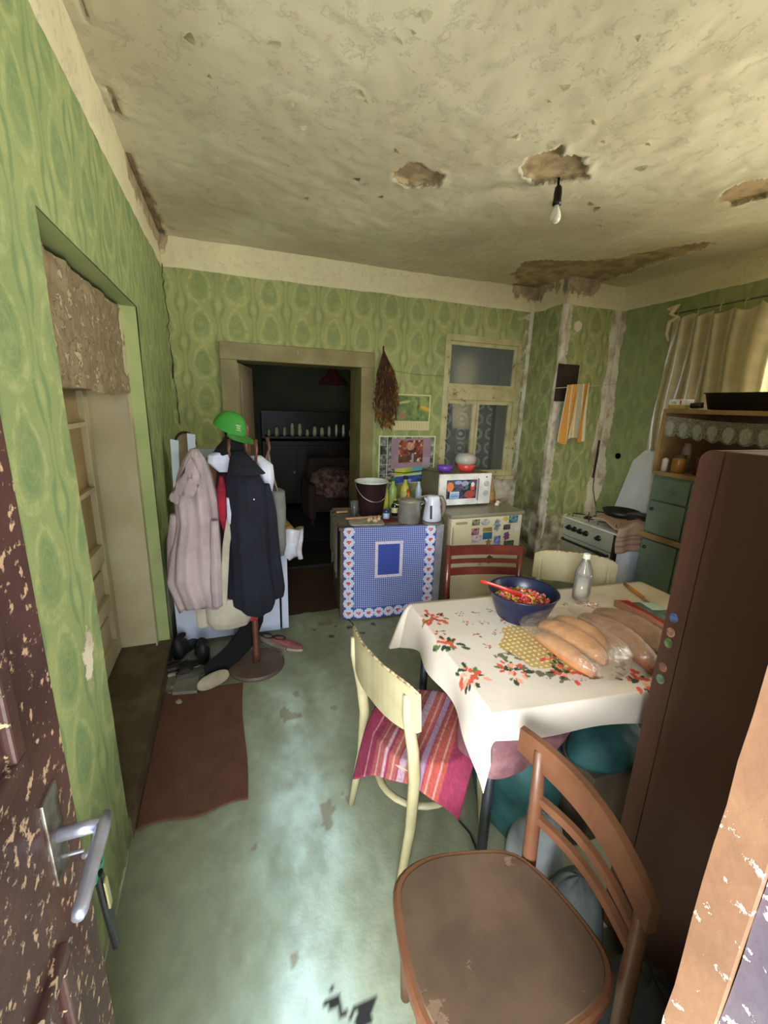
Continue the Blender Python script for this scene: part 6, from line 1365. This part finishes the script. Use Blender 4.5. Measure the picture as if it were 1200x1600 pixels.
t = thing('baking_tray', 'deep black roasting tin on top of the kitchen cupboard', 'roasting tin', (2.78, 1.53, ZU))
bm = B()
rs = [superring(2.78, 1.53, ZU+z, a, bb, 36, 7) for z, a, bb in ((0, .15, .235), (.003, .158, .243), (.088, .178, .262), (.092, .188, .272), (.095, .186, .270), (.090, .176, .258), (.006, .155, .238))]
loft(bm, rs); obj('body', bm, M('black_enamel', (.075, .095, .095), (.05, .07, .07), 8, .3, bmp=.05), t, smooth=True)

# ================================================================== STOVE
t = thing('gas_stove', 'white gas stove with five black knobs between the chimney and the kitchen cupboard', 'stove', (2.63, 2.25, 0))
SV = M('stove_enamel', (.62, .62, .55), (.56, .56, .50), 4, .3, bmp=.04); SVW = M('stove_side_white', (.84, .86, .92), rough=.35)
b = B(); box(b, 2.425, 2.88, 2.005, 2.485, .05, .795, .004); obj('body', b, SVW, t)
b = B(); box(b, 2.392, 2.425, 2.0, 2.022, .05, .80, .003); obj('edge_trim', b, BLKP, t)
b = B(); prism(b, [(2.398, 2.022, .672), (2.398, 2.49, .672), (2.408, 2.49, .80), (2.408, 2.022, .80)], (.018, 0, 0)); pn = obj('control_panel', b, SV, t)
for y in (2.425, 2.37, 2.315, 2.26, 2.145):
    b = B(); lathe(b, [(.021, 0), (.021, .006), (.016, .010), (.014, .024), (.010, .026)], (0, 0, 0), 18, cap1=True); box(b, -.003, .003, -.016, .016, .022, .032); bmesh.ops.transform(b, matrix=Matrix.Translation((2.401, y, .733)) @ Matrix.Rotation(-PI/2, 4, 'Y'), verts=b.verts); obj('knob', b, M('black_bakelite', (.05, .05, .045)), pn)
b = B(); box(b, 2.396, 2.420, 2.026, 2.486, .16, .660, .006); dr = obj('oven_door', b, SV, t)
b = B(); tube(b, [(2.396, 2.465, .637), (2.375, 2.46, .637), (2.374, 2.05, .637), (2.396, 2.045, .637)], .009, 8); tube(b, [(2.376, 2.14, .637), (2.373, 2.055, .637)], .013, 8); obj('handle', b, BLKP, dr)
b = B(); box(b, 2.398, 2.42, 2.026, 2.486, .06, .15, .004); obj('drawer', b, SV, t)
b = B(); box(b, 2.39, 2.88, 2.0, 2.49, .797, .808, .003); hob = obj('hob', b, M('hob_white', (.80, .80, .76), rough=.25), t)
for (x, y) in ((2.52, 2.13), (2.52, 2.37), (2.75, 2.13), (2.75, 2.37)):
    b = B(); lathe(b, [(.036, .808), (.036, .816), (.026, .822), (.026, .826)], (x, y, 0), 18, cap1=True); obj('burner', b, BLKP, hob)
    for a in range(4):
        b = B(); q = PI/4+a*PI/2; tube(b, [(x+.03*math.cos(q), y+.03*math.sin(q), .836), (x+.11*math.cos(q), y+.11*math.sin(q), .836), (x+.11*math.cos(q), y+.11*math.sin(q), .81)], .004, 5)
        obj('pan_support', b, BLKP, hob)
b = B(); prism(b, [(2.878, 2.005, .812), (2.878, 2.485, .812), (2.905, 2.40, 1.24), (2.91, 2.32, 1.325), (2.91, 2.01, 1.335)], (.012, 0, .0)); obj('lid', b, M('lid_white', (.80, .80, .80), (.74, .74, .74), 3, .3), t)
# pans and cloth on the stove
t = thing('black_pan', 'black cast iron pan with a long handle on the back of the stove', 'pan', (2.76, 2.26, .84))
b = B(); lathe(b, [(.10, 0), (.11, .004), (.128, .042), (.124, .042), (.106, .008)], (2.74, 2.29, .8405), 30, cap1=True); obj('body', b, M('cast_iron', (.05, .05, .045), (.08, .07, .06), 12, .5), t, smooth=True)
b = B(); tube(b, [(2.73, 2.17, .875), (2.70, 2.06, .885), (2.68, 1.99, .885)], .010, 8, flat=.6); obj('handle', b, M('cast_iron', (.05, .05, .045)), t, smooth=True)
bm = B(); loft(bm, [superring(2.74, 2.12+.0*z, .841+z, .10*s, .085*s, 26, 2.4) for z, s in ((0, .9), (.03, 1), (.045, .97))]); tag(obj('dark_griddle', bm, M('cast_iron', (.05, .05, .045)), smooth=True), 'flat dark iron griddle beside the black pan on the stove', 'griddle')
def dish(u, v):
    c = mixn(rgb(.72, .60, .50), rgb(.60, .48, .40), fbm(u*6, v*6, 12)); 
    for a in (.72, .80, .88): c = mixn(c, rgb(.48, .36, .34), (np.abs(u-a) < .018).astype(float)*.8)
    return c
def dpos(u, v):
    L = .42; s = u*L; over = np.maximum(0, s-.24); y = 2.24-np.minimum(s, .24)-.012*(over > 0)-.01*np.sin(v*9)*(over > 0); x = 2.40+.26*v+.02*np.sin(u*6)-.10*0
    z = .842+.018*np.sin(u*9+v*5)*(over <= 0)+.012+.0-over*1.0; z = np.where(over > 0, z, z); return x+.05*(1-u)*v, y, z
me = grid_mesh('dish_towel', [(0, 1, 0, 1, .03)], dpos, col=dish); o = link_mesh('dish_towel', me, printed('towel_cloth', .95, .4), smooth=True); tag(o, 'beige dish towel with dark stripes draped over the right front corner of the stove', 'towel'); o.modifiers.new('s', 'SOLIDIFY').thickness = .008
bm = B(); loft(bm, [superring(2.50, 1.975, .72+z, a, a*.6, 18, 3) for z, a in ((.10, .02), (.13, .026), (.15, .022))]); bm.free()

# ================================================================== UNDER THE TABLE
TEAL = M('teal_plastic', (.15, .35, .34), (.11, .27, .27), 9, .7, bmp=1.0, bsc=9)
bm = B(); loft(bm, [superring(1.00, 1.10, z, a, bb, 30, 3, .2) for z, a, bb in ((.004, .11, .14), (.10, .13, .16), (.25, .14, .17), (.36, .12, .15), (.40, .08, .10))]); tag(obj('teal_sack', bm, TEAL, smooth=True), 'teal sack standing under the near left part of the table', 'sack')
bm = heap('x', .98, .93, .002, .11, .09, .20, 21, None); tag(obj('white_sack', bm, M('grey_white_sack', (.58, .60, .60), (.48, .50, .50), 9, .8), smooth=True), 'crumpled grey-white sack in front of the teal sack under the table', 'sack')
bm = heap('x', 1.34, 1.00, .30, .17, .12, .13, 22, None); tag(obj('teal_cloth', bm, TEAL, smooth=True), 'dark teal cloth bundled on the carton under the table', 'cloth')
b = B(); box(b, 1.18, 1.55, .90, 1.25, .003, .30, .005); tag(obj('cardboard_box', b, M('dim_carton', (.40, .34, .26), rough=.85)), 'brown cardboard box under the middle of the table', 'box')
bm = heap('x', 1.42, 1.16, .30, .12, .09, .20, 23, None); tag(obj('potato_sack', bm, M('brown_sacking', (.42, .36, .28), (.34, .28, .2), 20, .9), smooth=True), 'brown sacking bundle behind the teal cloth under the table', 'sack')
bm = heap('x', .93, .70, .002, .09, .09, .22, 24, None); tag(obj('grey_bundle', bm, M('grey_bundle', (.36, .38, .37), (.28, .30, .30), 12, .9), smooth=True), 'grey cloth bundle on the floor between the brown chair and the tall dark cabinet', 'bundle')
bm = heap('x', .90, .44, .002, .10, .11, .26, 25, None); tag(obj('dark_bag', bm, M('dark_grey_bag', (.22, .23, .24), (.16, .17, .18), 8, .7), smooth=True), 'dark grey bag on the floor behind the brown chair back', 'bag')
